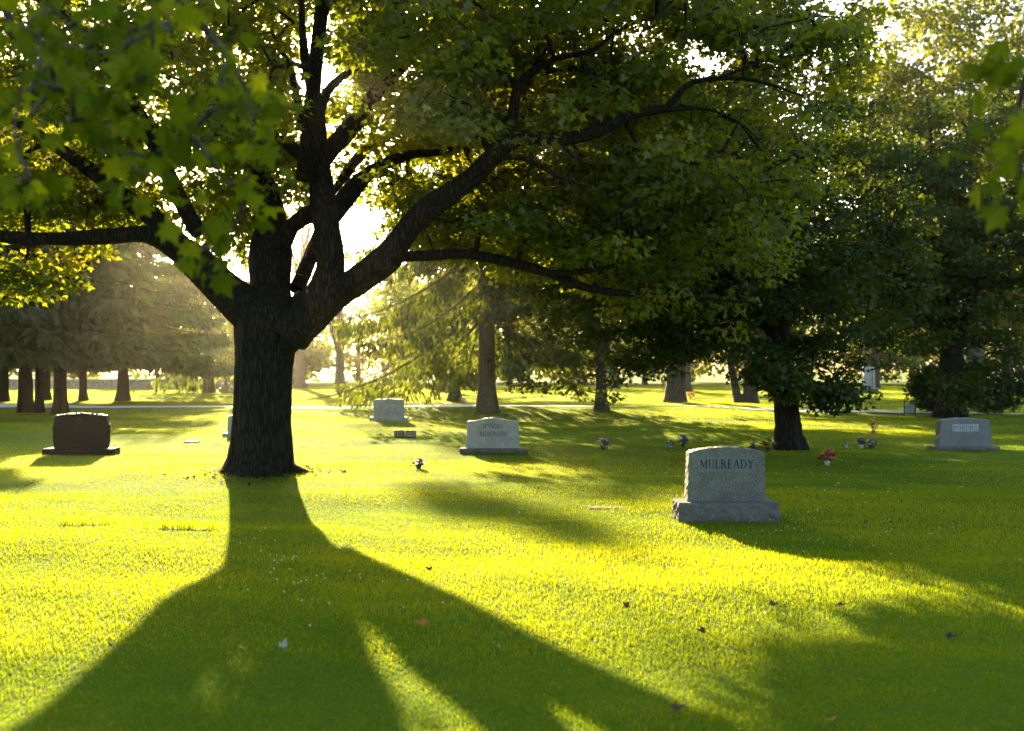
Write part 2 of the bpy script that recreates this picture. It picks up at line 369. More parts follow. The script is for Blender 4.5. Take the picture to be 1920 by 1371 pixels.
def merge(chunks):
    """several tubes as one chunk"""
    V = []; Qs = []; Ts = []; nv = 0
    for v, fl in chunks:
        V.append(v); Qs.append(fl[0] + nv)
        if len(fl) > 1: Ts.append(fl[1] + nv)
        nv += len(v)
    return np.concatenate(V), [np.concatenate(Qs)] + ([np.concatenate(Ts)] if Ts else [])
def ell_sample(ells, n, power=.42):
    w = np.array([e[3] * e[4] * e[5] for e in ells], float); w /= w.sum()
    idx = rng.choice(len(ells), n, p=w); u = norm(rng.normal(size=(n, 3))) * (rng.random((n, 1)) ** power)
    e = np.array(ells)[idx]; return e[:, :3] + u * e[:, 3:6]
def foliage(cl, per, rx, rz, size, shape, faces, tilt=.55, droop=.35):
    N = len(cl) * per; c = np.repeat(cl, per, 0)
    cr = np.repeat(rng.random(len(cl)), per)
    off = norm(rng.normal(size=(N, 3))) * (rng.random((N, 1)) ** .5) * np.array([rx, rx, rz])
    off[:, 2] -= .15 * (off[:, 0] ** 2 + off[:, 1] ** 2) / rx
    d = off * np.array([1, 1, .4]) + rng.normal(0, .25 * rx, (N, 3)); d[:, 2] -= droop * rx
    nr = np.array([0, 0, 1.0]) + rng.normal(0, tilt, (N, 3))
    sz = size * rng.uniform(.6, 1.15, N)
    rn = np.clip(.55 * cr + .45 * rng.random(N), 0, 1)
    return leaves(c + off, d, nr, sz, shape, faces, rn)

def trunk_chunk(base, top, r0, r1, flare=1.4, nseg=20, rows=16, lean=None, seed=1, rough=.04):
    b = np.array(base, float); t = np.array(top, float); s = np.linspace(0, 1, rows)
    pts = b + (t - b) * s[:, None]; g = np.random.default_rng(seed)
    pts[1:-1, :2] += g.normal(0, r0 * .05, (rows - 2, 2))
    H = (t - b)[2]; z = s * H
    rad = r0 + (r1 - r0) * s + r0 * (flare - 1) * np.exp(-z / (r0 * .9))
    pts[0, 2] -= .15
    V, fl = tube(pts, rad, nseg, 0, seed)
    a = np.arange(nseg) * 2 * math.pi / nseg; ph = g.uniform(0, 6, 5)
    k = 1 + rough * (np.sin(3 * a + ph[0]) + .7 * np.sin(5 * a + ph[1]) + .5 * np.sin(9 * a + ph[2]))
    for i in range(rows):
        c = pts[i]; fl_k = 1 + .18 * math.exp(-z[i] / (r0 * .8)) * np.sin(5 * a + ph[3])
        V[i * nseg:(i + 1) * nseg] = c + (V[i * nseg:(i + 1) * nseg] - c) * (k * fl_k)[:, None]
    return V, fl

def broadleaf(name, label, base, trunk_h, r, ells, ncl, per, leaf, mat, bark=M_BARK, crx=.5, crz=.25, shape=DIAM, faces=DIAM_F, group=None, gate=True, lean=(0, 0), nlimb=6, r0=.007, seed=1, extra=None, keep=.06, cond=None, twin=False):
    bx, by = base; bz = float(hgt(bx, by)); org = np.array([bx, by, bz])
    top = np.array([bx + lean[0], by + lean[1], bz + trunk_h])
    t = empty(name, org, label, 'tree', group)
    ch = [(*trunk_chunk(org, top, r, r * .8, seed=seed), 0, True, None)]
    if twin:
        ch.append((*trunk_chunk(org + np.array([-r * 1.5, .1, 0]), top + np.array([-r * 3, .2, 0]), r * .6, r * .45, seed=seed + 7), 0, True, None))
    mesh_obj('trunk', ch, [bark], t, org)
    cl = ell_sample(ells, ncl)
    if cond is not None: cl = cl[cond(cl)]
    if extra is not None: cl = np.vstack([cl, extra])
    if gate:
        bad = lit_wide(cl) | gap_mask(cl, 1.25); cl = cl[~bad | (rng.random(len(cl)) < keep)]
    # limbs rise from the trunk top into the crown
    cen = np.mean([e[:3] for e in ells], 0); sp = []; sr = []; tubes = []
    g = np.random.default_rng(seed + 3); E = np.array(ells[0])
    for i in range(nlimb):
        an = 2 * math.pi * (i + g.uniform(-.25, .25)) / nlimb; tr = g.uniform(.45, .75)
        end = cen + np.array([math.cos(an) * E[3] * tr, math.sin(an) * E[4] * tr, E[5] * g.uniform(-.2, .6)])
        if i == 0: end = cen + np.array([0, 0, E[5] * .8])
        mid = (top + end) / 2 + np.array([0, 0, .12 * np.linalg.norm(end - top)]) + g.normal(0, .15, 3)
        pp, rr = smooth_path([top - np.array([0, 0, r * .8]), top * .55 + mid * .45, mid, end], [r * .62, r * .42, r * .26, r * .08], .35)
        tubes.append(tube(pp, rr, 8, .05, i)); sp.append(pp); sr.append(rr)
    mesh_obj('limb', [(*merge(tubes), 0, True, None)], [bark], t, org)
    sp = np.vstack(sp); sr = np.concatenate(sr)
    tw = grow(sp, sr, cl, r0=r0, maxr=r * .25, nseg=4)
    lv, lf, rn = foliage(cl, per, crx, crz, leaf, shape, faces)
    mesh_obj('crown', [(*merge(tw), 1, True, None), (lv, lf, 0, False, rn)], [mat, bark], t, org)
    return t

def conifer(name, label, base, H, r, z0, Lmax, nb, mat, bark, hang=.7, droop=.25, spray=.22, group=None, gate=False, seed=1, power=.8, step=.16, dead=0, lw=0.0, per=5, cut=None, sides=None, irr=.75, gkeep=.08):
    """tall tapering trunk, drooping branches in whorls, needle sprays hanging from them"""
    bx, by = base; bz = float(hgt(bx, by)); org = np.array([bx, by, bz]); g = np.random.default_rng(seed)
    t = empty(name, org, label, 'tree', group)
    v, fl = trunk_chunk(org, org + np.array([g.uniform(-.2, .2), g.uniform(-.2, .2), H]), r, .03, 1.35, 14, 26, seed=seed, rough=.02)
    mesh_obj('trunk', [(v, fl, 0, True, None)], [bark], t, org)
    tubes = []; pos = []; dr = []; ln = []
    for i in range(nb):
        f = (i + g.random()) / nb; z = z0 + (H - z0) * f ** 1.15
        L = (Lmax * (1 - (z - z0) / (H - z0 + .5)) ** power + .25) * g.uniform(irr, 1.12)
        an = i * 2.399 + g.normal(0, .3); hx = np.array([math.cos(an), math.sin(an), 0])
        if sides is not None: L *= sides(hx, z)
        s = np.linspace(0, 1, 9)[:, None]
        dz = -droop * L * (1.9 * s - .9 * s ** 2.2) if droop > 0 else -droop * L * s
        pts = org + np.array([0, 0, z]) + hx * (s * L) + np.array([0, 0, 1.0]) * dz + np.cross(hx, [0, 0, 1]) * (g.normal(0, .08) * L * s ** 2)
        tubes.append(tube(pts, np.linspace(max(.010, .015 * L ** .8), .005, 9), 5))
        m_ = int(L / step)
        if m_ < 1: m_ = 1
        for sgn in (-1, 1):
            u = (np.arange(m_) + g.random(m_)) / m_; u = .12 + .88 * u
            c = np.stack([np.interp(u, s[:, 0], pts[:, q]) for q in range(3)], 1)
            side = np.cross(hx, [0, 0, 1]) * sgn
            ll = (.35 * L * (1 - u) + .25) * g.uniform(.5, 1.1, m_)
            w = g.random((m_, per)) ; 
            # points along side twigs that droop and hang
            sd_ = side + hx * .6
            base_p = c[:, None, :] + sd_[None, None, :] * (ll[:, None] * w)[..., None] * .8
            base_p[..., 2] -= (ll[:, None] * w ** 1.5) * (droop + .15)
            hg = g.random((m_, per)) * hang * np.minimum(1, ll[:, None] * 1.3)
            base_p[..., 2] -= hg
            base_p += g.normal(0, .05, base_p.shape)
            d = np.broadcast_to(sd_ * .5, base_p.shape).copy(); d[..., 2] -= .35 + hang * 1.4; d += g.normal(0, .3, d.shape)
            pos.append(base_p.reshape(-1, 3)); dr.append(d.reshape(-1, 3)); ln.append(np.repeat(g.uniform(.8, 1.2, m_), per))
    pos = np.vstack(pos); dr = np.vstack(dr); ln = np.concatenate(ln)
    keep = np.ones(len(pos), bool)
    keep &= pos[:, 2] > org[2] + .25
    if gate:
        bad = gap_mask(pos, 1.1) | (lit_mask(pos) & (g.random(len(pos)) > np.where(pos[:, 2] > 4.8, gkeep, max(gkeep, .5 if H > 20 else 0)))); keep &= ~bad
    if cut is not None: keep &= cut(pos)
    pos, dr, ln = pos[keep], dr[keep], ln[keep]
    lv, lf, rn = leaves(pos, dr, g.normal(0, 1, pos.shape) + np.array([0, -.3, .6]), spray * ln * g.uniform(.7, 1.3, len(ln)), NEED if lw == 0 else NEED * np.array([1 + lw, 1]), DIAM_F)
    mesh_obj('crown', [(*merge(tubes), 1, True, None), (lv, lf, 0, False, rn)], [mat, bark], t, org)
    if dead:
        for k_ in range(dead):
            z = z0 + g.uniform(-.4, 1.0); a0 = org + np.array([0, 0, z]); an = g.uniform(-.7, .5); q = np.array([math.cos(an), math.sin(an) - .6, 0]); L = g.uniform(1.5, 2.6)
            e = a0 + q * L + np.array([0, 0, -.5 * L]); m1 = (a0 + e) / 2 + np.array([0, 0, .15])
            tb = [tube([a0, m1, e], [.025, .016, .006], 5), tube([m1, m1 + np.array([-.1, -.3, -.45]), m1 + np.array([-.35, -.4, -.55])], [.012, .009, .004], 4)]
            mesh_obj('dead_branch', [(*merge(tb), 0, True, None)], [M_DEAD], t, org)
    return t

# ---- the big maple
TB = np.array([G(487, 890)[0], 16.03]); tz = float(hgt(*TB)); TO = np.array([TB[0], TB[1], tz])
maple = empty('maple_tree', TO, 'huge spreading maple with thick dark forking trunk and long crooked limbs over the lawn', 'tree')
D = 16.03
def tr(lst, k=1.0):
    """(px, py, distance, width in px of the photograph) -> path and radii"""
    p = [P(a, b, y) for a, b, y, w in lst]; r = [w * y / F / 2 * k for a, b, y, w in lst]; return p, r
# trunk: wide fluted column, flared at the foot
prof = [(483, 897, 158), (485, 882, 130), (487, 862, 117), (489, 830, 110), (490, 790, 104), (492, 740, 103), (494, 690, 104), (497, 650, 110), (501, 618, 122), (505, 592, 128), (507, 570, 104), (508, 550, 70)]
pp, rr = smooth_path([P(a, b, D) for a, b, w in prof], [w / 2 * D / F for a, b, w in prof], .07)
nseg = 150; V, fl = tube(pp, rr, nseg); ang = np.arange(nseg) * 2 * math.pi / nseg
zz = np.array([q[2] for q in pp])
for i in range(len(pp)):
    f = math.exp(-max(0, zz[i] - tz) / .35)
    k_ = 1 + .10 * f * np.sin(5 * ang + .7) + .07 * f * np.sin(3 * ang + 2.0) + .016 * np.sin(11 * ang + .6 * zz[i]) + .012 * np.sin(19 * ang + 1.1 * math.sin(zz[i] * 2)) + .02 * np.sin(4 * ang + 1 + zz[i]) + rng.normal(0, .004, nseg) + .020 * np.abs(np.sin(15 * ang + 1.3 * np.sin(2.1 * zz[i] + 3 * ang) + .9 * np.sin(5.3 * zz[i]))) ** .6
    V[i * nseg:(i + 1) * nseg] = pp[i] + (V[i * nseg:(i + 1) * nseg] - pp[i]) * k_[:, None]
roots = []
for k_, (ra, rl) in enumerate([(-.2, .42), (.5, .3), (3.3, .40), (2.7, .3), (4.2, .3), (5.3, .32), (1.6, .3)]):
    rp_ = [TO + np.array([math.cos(ra + .25 * math.sin(q * 2.5 + k_)) * (.45 + rl * q), math.sin(ra + .25 * math.sin(q * 2.5 + k_)) * (.45 + rl * q), .07 - .16 * q ** .7]) for q in np.linspace(0, 1, 7)]
    roots.append((*tube(rp_, np.linspace(.12, .05, 7), 9, .12, k_), 0, True, None))
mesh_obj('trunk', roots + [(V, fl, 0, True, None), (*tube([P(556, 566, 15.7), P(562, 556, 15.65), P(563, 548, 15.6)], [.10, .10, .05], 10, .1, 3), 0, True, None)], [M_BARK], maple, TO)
LIMBS = [
 # left limb, nearly level at its end
 [(500, 620, 16.0, 88), (462, 578, 15.9, 92), (415, 535, 15.8, 82), (370, 492, 15.6, 72), (325, 458, 15.4, 56), (270, 438, 15.2, 40), (200, 443, 15.0, 34), (110, 447, 14.8, 30), (20, 445, 14.5, 27), (-90, 425, 14.2, 22), (-220, 380, 14, 12)],
 [(345, 470, 15.5, 50), (300, 420, 15.7, 44), (255, 385, 15.9, 40), (190, 335, 16.2, 34), (120, 285, 16.6, 28), (50, 240, 17, 22), (-60, 190, 17.5, 12)],
 # central leader
 [(506, 610, 16.2, 100), (507, 545, 16.3, 80), (506, 490, 16.4, 76), (510, 440, 16.6, 70), (506, 385, 17, 50), (488, 320, 17.3, 34), (465, 250, 17.8, 24), (440, 160, 18.2, 17), (420, 40, 18.5, 14), (400, -120, 18.8, 6)],
 [(525, 470, 16.4, 40), (546, 425, 16.3, 38), (575, 403, 16.1, 38), (600, 390, 15.9, 26)],
 # stem right of the leader
 [(545, 625, 15.8, 84), (588, 580, 15.6, 66), (613, 530, 15.5, 56), (620, 480, 15.5, 54), (610, 415, 15.5, 48), (601, 350, 15.6, 46), (594, 280, 15.7, 40), (592, 215, 15.8, 34), (583, 160, 15.9, 20), (570, 100, 16, 16), (565, 20, 16.1, 12), (560, -100, 16.2, 6)],
 [(594, 320, 15.7, 30), (570, 297, 15.9, 30), (543, 275, 16.1, 26), (522, 262, 16.3, 20), (490, 235, 16.6, 12), (455, 200, 17, 6)],
 [(590, 270, 15.8, 24), (572, 240, 16, 24), (558, 190, 16.3, 18), (545, 130, 16.6, 14), (510, 60, 17, 8)],
 [(592, 220, 15.8, 26), (612, 175, 16, 22), (640, 145, 16.2, 18), (670, 125, 16.4, 14), (720, 75, 16.8, 11), (752, 30, 17.1, 9), (760, -60, 17.4, 5)],
 # limbs behind, leaning right
 [(596, 310, 15.9, 40), (630, 272, 16.4, 42), (675, 225, 17, 38), (700, 185, 17.5, 30), (745, 140, 18, 22), (800, 80, 18.6, 14), (850, 10, 19, 7)],
 [(612, 420, 15.7, 44), (640, 382, 16.1, 44), (675, 340, 16.6, 36), (715, 312, 17, 28), (770, 292, 17.4, 20), (825, 287, 17.7, 15), (870, 272, 18, 12), (905, 262, 18.2, 9), (960, 200, 18.7, 5)],
 # great right limb
 [(530, 650, 15.9, 60), (580, 602, 15.6, 70), (633, 552, 15.4, 66), (690, 513, 15.2, 62), (730, 482, 15.1, 66), (755, 445, 15.0, 58), (790, 405, 14.9, 52), (845, 365, 14.8, 48), (895, 328, 14.7, 44), (932, 290, 14.6, 42), (968, 262, 14.5, 40), (1010, 262, 14.4, 32), (1070, 262, 14.3, 28), (1130, 246, 14.2, 26), (1195, 215, 14.1, 22), (1255, 203, 14.0, 17), (1290, 165, 13.9, 13), (1330, 153, 13.8, 11), (1420, 155, 13.6, 8), (1510, 185, 13.5, 4)],
 [(962, 268, 14.5, 26), (962, 225, 14.4, 24), (968, 180, 14.3, 22), (990, 142, 14.2, 20), (1040, 110, 14.0, 13), (1110, 95, 13.8, 10), (1165, 55, 13.6, 7), (1230, 30, 13.4, 4)],
 [(1190, 216, 14.1, 16), (1260, 205, 14.3, 11), (1330, 206, 14.5, 7), (1400, 240, 14.7, 4), (1460, 300, 14.9, 1.5)],
 [(1330, 153, 13.8, 9), (1390, 130, 13.9, 7), (1450, 105, 14, 5), (1510, 60, 14.2, 3)],
 [(925, 295, 14.6, 18), (980, 295, 14.3, 14), (1040, 325, 14.0, 10), (1100, 350, 13.8, 6)],
 [(1050, 270, 14.3, 10), (1075, 292, 14.2, 8), (1108, 310, 14.1, 4)],
 # low right limb
 [(715, 495, 15.15, 36), (755, 482, 15.2, 26), (810, 480, 15.3, 24), (870, 477, 15.4, 23), (930, 487, 15.5, 22), (990, 502, 15.6, 22), (1040, 516, 15.7, 22), (1090, 538, 15.8, 19), (1150, 549, 15.9, 16), (1230, 558, 16, 13), (1320, 562, 16.1, 9), (1430, 570, 16.2, 4)],
 [(1000, 503, 15.6, 14), (1060, 512, 15.5, 12), (1140, 500, 15.3, 8), (1230, 470, 15.1, 4)],
]
sp = []; sr = []
for i, lm in enumerate(LIMBS):
    p_, r_ = tr(lm, 1.0 if i in (2, 4) else .86); p_, r_ = smooth_path(p_, r_, .16)
    r_ = r_ * (1 + .05 * np.sin(np.arange(len(r_)) * .9 + i))
    p_ = p_ + np.cumsum(rng.normal(0, .006, p_.shape), 0) * .5
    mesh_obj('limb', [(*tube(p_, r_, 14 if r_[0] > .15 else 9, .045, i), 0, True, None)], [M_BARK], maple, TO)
    sp.append(p_[4:]); sr.append(r_[4:])
# outer limbs on the near and the far side complete the crown
for i, (ax, ay, az, bx_, by_, bz_) in enumerate([(-4, 16.6, 3.6, -6, 22, 7), (-3.6, 16.6, 3.8, -1, 23, 7.5), (-4.9, 15.6, 4.6, -8.5, 10.5, 8), (-3.2, 15.3, 5.4, -1, 10, 8.8)]):
    p_, r_ = smooth_path([(ax, ay, az - .8), ((ax * 2 + bx_) / 3, (ay * 2 + by_) / 3, az + .55 * (bz_ - az)), (bx_, by_, bz_)], [.13, .09, .02], .3)
    mesh_obj('limb', [(*tube(p_, r_, 8, .05, i), 0, True, None)], [M_BARK], maple, TO); sp.append(p_); sr.append(r_)
sp = np.vstack(sp); sr = np.concatenate(sr)
cl = ell_sample([(-4.0, 16.3, 6.9, 8.6, 6.2, 4.6), (1.6, 15.5, 6.0, 4.6, 4.8, 3.4), (-10, 15.6, 5.8, 4.2, 4.2, 3.2)], 2900, .40)
px_, py_ = pix(cl)
low = np.interp(cl[:, 0], [-14, -9, -6.8, -5.2, -3.0, -1.5, 0, 2, 4, 6], [3.0, 3.0, 3.3, 4.1, 4.2, 3.6, 3.4, 3.1, 3.0, 3.2])
edge = np.interp(py_, [-400, 0, 120, 260, 400, 560], [1660, 1640, 1620, 1560, 1520, 1450])
cl = cl[(cl[:, 2] > low + rng.normal(0, .25, len(cl))) & (px_ < edge)]
# hanging sprays
def strip(pts, n, spread, Y, dy=.5):
    pts = np.array(pts, float); u = rng.random(n) * (len(pts) - 1); i = np.minimum(u.astype(int), len(pts) - 2); f = (u - i)[:, None]
    q = pts[i] * (1 - f) + pts[i + 1] * f + rng.normal(0, spread, (n, 2))
    return np.array([P(a, b, Y + rng.normal(0, dy)) for a, b in q])
hangs = np.vstack([
 strip([(-60, 500), (60, 500), (150, 500), (265, 485)], 66, 16, 14.6), strip([(30, 520), (110, 530), (120, 560)], 14, 9, 14.4), strip([(0, 370), (80, 350), (150, 390)], 20, 22, 15.5),
 strip([(190, 490), (240, 500)], 8, 10, 14.8), strip([(600, 625), (640, 590), (680, 560)], 9, 6, 15.0, .2), strip([(598, 650), (620, 620)], 4, 5, 15.0, .2),
 strip([(660, 500), (700, 470), (740, 420)], 14, 14, 15.3), strip([(650, 530), (680, 520)], 6, 8, 14.9, .2), strip([(500, 470), (490, 400), (470, 360)], 22, 22, 15.8), strip([(545, 510), (560, 450)], 7, 8, 17.2),
 strip([(690, 380), (780, 330), (860, 320)], 40, 26, 16.2), strip([(830, 420), (960, 380), (1100, 430), (1250, 470)], 110, 40, 15.6), strip([(1000, 560), (1200, 540), (1400, 600)], 50, 24, 16.2),
 strip([(650, 220), (760, 200), (900, 130), (1050, 60)], 120, 60, 15.4), strip([(1050, 180), (1200, 330), (1400, 330)], 90, 50, 14.6), strip([(420, 330), (440, 420), (400, 470)], 26, 26, 17.0)])
cl = np.vstack([cl, hangs])
cand = ell_sample([(-.8, 18.5, 5.0, 5.0, 4.5, 2.4)], 6000, .33); cx_, cy_ = pix(cand)
cand = cand[shade_mask(cand) & ~lit_wide(cand) & (cy_ < np.interp(cx_, [500, 740, 900, 1100, 1300], [300, 450, 500, 540, 600]))][:420]; print('shade clusters', len(cand))
cl = np.vstack([cl, cand])
bad = lit_wide(cl); cl = cl[~bad | (rng.random(len(cl)) < .03)]
cl = cl[~gap_mask(cl, 1.15)]
cx_, cy_ = pix(cl); kill = np.zeros(len(cl), bool)
for li in (0, 1, 2, 3, 4, 8, 9, 10, 11, 12, 14, 15, 16):
    q = np.array(LIMBS[li], float); u = np.linspace(0, len(q) - 1.001, 60); i_ = u.astype(int); q = q[i_] + (q[i_ + 1] - q[i_]) * (u - i_)[:, None]
    if li == 2: q = q[q[:, 1] > 300]
    if li in (8, 9): q = q[:38]
    dd = np.hypot(cx_[:, None] - q[None, :, 0], cy_[:, None] - q[None, :, 1]) - q[None, :, 3] / 2
    kill |= ((dd < 46) & (cl[:, 1][:, None] < q[None, :, 2] + .35)).any(1)
cl = cl[~kill | (rng.random(len(cl)) < .06)]
lh = hangs[(rng.random(len(hangs)) < .5)]; hx_, hy_ = pix(lh); lh = lh[((hx_ < 300) & (hy_ > 440)) | ((hx_ > 585) & (hx_ < 720) & (hy_ > 430))]
kill = np.zeros(len(cl), bool)
for h0 in lh:
    w_ = cl - h0; t_ = w_ @ SUN; dist = np.linalg.norm(w_ - t_[:, None] * SUN, axis=1); kill |= (t_ > .7) & (dist < .55)
cl = cl[~kill | (rng.random(len(cl)) < .2)]
fill = np.vstack([strip([(480, 20), (520, 120), (540, 220)], 34, 24, 18.5, .6), strip([(650, 40), (690, 140), (640, 200)], 40, 24, 18.5, .6), strip([(380, 120), (440, 240), (430, 380), (470, 420)], 110, 42, 18.2, .8), strip([(500, 260), (540, 330), (555, 400)], 34, 20, 18.0, .6), strip([(280, 60), (420, 40), (560, -10), (700, -20)], 70, 30, 18.0, .8), strip([(1150, 30), (1300, 20), (1480, 30), (1600, 80)], 60, 28, 15.5, .6), strip([(600, 150), (700, 100), (800, 60), (900, 120)], 70, 55, 18.8, .8), strip([(640, 330), (760, 260), (900, 230)], 50, 40, 18.2, .7), strip([(20, 400), (100, 360), (200, 400), (290, 370)], 60, 30, 16.6, .6), strip([(80, 250), (220, 250), (400, 300)], 50, 50, 17.5, .8), strip([(1050, 190), (1200, 130), (1350, 90), (1480, 60)], 40, 36, 15.2, .6)])
fill = fill[~lit_wide(fill, .3) & ~gap_mask(fill, 1.1)]; cl = np.vstack([cl, fill])
tw = grow(sp, sr, cl, r0=.0062, maxr=.05, nseg=4, jit=.09)
lv, lf, rn = foliage(cl, 62, .48, .22, .112, MAPLE, MAPLE_F)
mesh_obj('crown', [(*merge(tw), 1, True, None), (lv, lf, 0, False, rn)], [M_MAPLE, M_BARK], maple, TO)
print('maple clusters', len(cl))

# ---- the other broadleaf trees
bB = G(1482, 842)
def condB(c):
    x, y = pix(c); return (x < 1725 + rng.normal(0, 12, len(c))) & (y < np.interp(x, [900, 1000, 1250, 1450, 1560, 1720], [560, 650, 700, 735, 770, 640]))
exB = np.vstack([strip([(1450, 690), (1480, 740)], 16, 10, 19.6, .3), strip([(1530, 720), (1560, 750), (1590, 740)], 12, 9, 20.2, .3), strip([(1620, 450), (1690, 430), (1700, 560)], 24, 18, 20.6, .5)])
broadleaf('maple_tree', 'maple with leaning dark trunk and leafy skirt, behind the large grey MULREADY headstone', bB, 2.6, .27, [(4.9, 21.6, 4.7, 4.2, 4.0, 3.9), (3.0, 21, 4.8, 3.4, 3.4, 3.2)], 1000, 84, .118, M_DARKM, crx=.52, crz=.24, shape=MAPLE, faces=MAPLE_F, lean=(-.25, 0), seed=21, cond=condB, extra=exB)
bC = (15.1, 34.2)
def condC(c):
    x, y = pix(c); return (x > 1560 + rng.normal(0, 10, len(c))) & (y < np.interp(x, [1560, 1650, 1760, 1860, 1960], [640, 690, 715, 720, 700]))
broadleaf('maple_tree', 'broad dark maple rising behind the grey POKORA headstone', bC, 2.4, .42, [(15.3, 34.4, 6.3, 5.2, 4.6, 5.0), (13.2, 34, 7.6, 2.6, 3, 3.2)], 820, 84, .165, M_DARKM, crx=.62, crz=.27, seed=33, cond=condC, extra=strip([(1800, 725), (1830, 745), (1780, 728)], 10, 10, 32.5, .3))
bFx = G(1127, 781)
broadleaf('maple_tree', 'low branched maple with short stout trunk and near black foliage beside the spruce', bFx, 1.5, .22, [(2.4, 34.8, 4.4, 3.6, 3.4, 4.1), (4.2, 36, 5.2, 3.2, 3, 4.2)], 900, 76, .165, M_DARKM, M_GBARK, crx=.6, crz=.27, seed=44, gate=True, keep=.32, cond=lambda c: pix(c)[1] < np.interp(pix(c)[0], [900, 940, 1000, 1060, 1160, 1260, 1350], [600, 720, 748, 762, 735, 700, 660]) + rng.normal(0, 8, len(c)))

# tall open trees behind
bN = (24.6, 53.0)
broadleaf('elm_tree', 'tall airy elm with forked trunk and yellow lit leaves towering over the other trees', bN, 7.5, .5, [(24.5, 53, 16.5, 7.5, 6, 7.5), (28, 53, 11, 5, 5, 5), (20.5, 52.5, 18, 3.5, 4, 4.5)], 1250, 26, .30, M_FAR, M_GBARK, crx=.9, crz=.45, seed=55, nlimb=7, gate=True, keep=.25)
broadleaf('elm_tree', 'slender elm showing a bare pale branch against bright sky above the long limb', (8.4, 50), 6, .3, [(7.6, 50, 13.0, 3.6, 3.6, 4.6), (11.5, 51, 11, 3.2, 3, 4)], 520, 26, .28, M_FAR, M_GBARK, crx=.8, crz=.4, seed=66, gate=True)

broadleaf('shade_tree', 'tall hazy tree with pale grey trunk close beside the huge maple trunk, its high crown added to shade the lawn', G(563, 728), 8, .42, [(-16.8, 83, 15.5, 3.6, 3.6, 6.0), (-17.5, 84, 12, 3.5, 3.5, 4)], 500, 24, .34, M_FAR, M_GBARK, crx=.5, crz=.25, seed=67, extra=shade_cand([(-17.0, 83, 21.2, 3.4, 3.5, 4.6)], 3000, 260), group='shade trees scattered beyond the path')  # high crown is made up, filled with clusters that throw shade on the lawn
# ---- spruce with the bare trunk
bE = G(913, 781)
def sidesE(hx, z): return 1.12 if hx[0] < -.2 else .78
conifer('spruce_tree', 'old spruce with bare mottled trunk and weeping branches behind the SPINDEL ANDERSON headstone', bE, 21, .32, 3.3, 6.0, 105, M_NEEDLE, M_SBARK, hang=.5, droop=.46, spray=.24, gate=True, seed=7, dead=3, per=13, step=.115, irr=.5, gkeep=.3, sides=sidesE, cut=lambda p: (pix(p)[0] > 632) & ~((np.abs(pix(p)[0] - 913) < 30) & (pix(p)[1] > 600) & (p[:, 1] < 35.4)))

# ---- conifers of the left group
gL = 'evergreens standing along the path'
def leftcone(px, py, H, r, z0, L, seed, label, droop=.16, hang=.25, mat=M_PINE, nb=80, name='pine_tree'):
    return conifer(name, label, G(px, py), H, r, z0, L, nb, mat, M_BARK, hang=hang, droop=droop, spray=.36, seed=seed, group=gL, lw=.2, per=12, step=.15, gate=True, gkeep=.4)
leftcone(113, 779, 12.5, .24, 3.0, 5.0, 71, 'evergreen with a straight dark trunk directly behind the brown headstone')
leftcone(48, 776, 13, .27, 2.8, 5.0, 72, 'evergreen with the thickest trunk, one of a close pair beside the path')
leftcone(74, 774, 11, .17, 3.0, 3.2, 73, 'slim evergreen trunk pressed against its thicker neighbour beside the path', nb=60)
leftcone(230, 753, 12.5, .30, 2.7, 6.0, 74, 'evergreen with a flared foot standing alone on sunlit grass before the stone wall')
leftcone(156, 752, 12, .20, 2.9, 5.2, 75, 'thin trunked evergreen between the flared evergreen and the trunk behind the brown headstone', nb=70)
leftcone(6, 753, 13, .24, 2.8, 5, 76, 'evergreen across the path at the very edge of the view', nb=70)
leftcone(84, 751, 12, .26, 2.6, 4, 77, 'evergreen trunk half hidden by the close pair of evergreens', nb=60)
conifer('spruce_tree', 'hazy weeping spruce with sunlit drooping twigs in front of the stone wall', G(392, 736), 15, .36, 2.2, 6.0, 120, M_NEEDLE, M_GBARK, hang=1.3, droop=.3, spray=.5, seed=81, per=7, step=.24, lw=.2, gate=True)

# ---- background broadleaf trees: three kinds, copied
proto = []
for i, (h, e, nc, lf_) in enumerate([(3.2, [(0, 0, 7.0, 4.8, 4.6, 4.4), (1.5, .5, 9, 3, 3, 3)], 420, .30), (2.6, [(0, 0, 6.2, 4.2, 4.4, 4.2)], 360, .30), (4.2, [(0, 0, 8.6, 5.0, 5, 4.6), (-2, 0, 7, 3, 3, 3)], 480, .32)]):
    proto.append(dict(h=h, e=e, nc=nc, lf=lf_))
BG = [  # px, py of the foot, kind, scale, label
 (1262, 757, 0, 1.0, 'shade tree with pale flared trunk in the sunny strip beyond the low branched maple'),
 (1284, 734, 2, 1.2, 'tall shade tree whose dark trunk shows just behind the pale flared one'),
 (1407, 755, 1, 1.0, 'shade tree with stout short trunk on green shaded lawn beyond the leaning trunk'),
 (852, 754, 1, .85, 'small shade tree with a thin trunk beside the spruce'),
 (829, 736, 0, 1.0, 'shade tree with a far off trunk showing beside the thin trunked small one'),
 (637, 731, 1, 1.1, 'misty shade tree with dark trunk under the weeping branch tip of the spruce'),
 (1640, 728, 0, 1.1, 'shade tree beyond the white marble monument'),
 (1500, 727, 2, 1.1, 'shade tree far behind the leaning trunk, its foot in bright grass'),
 (1150, 729, 1, 1.3, 'far shade tree between the low branched maple and the pale flared trunk'),
 (1890, 731, 2, 1.1, 'far shade tree beyond the round evergreen shrubs'),
 (1780, 726, 1, 1.3, 'far shade tree just beyond the evergreen shrubs and their big maple'),
]
gB = 'shade trees scattered beyond the path'
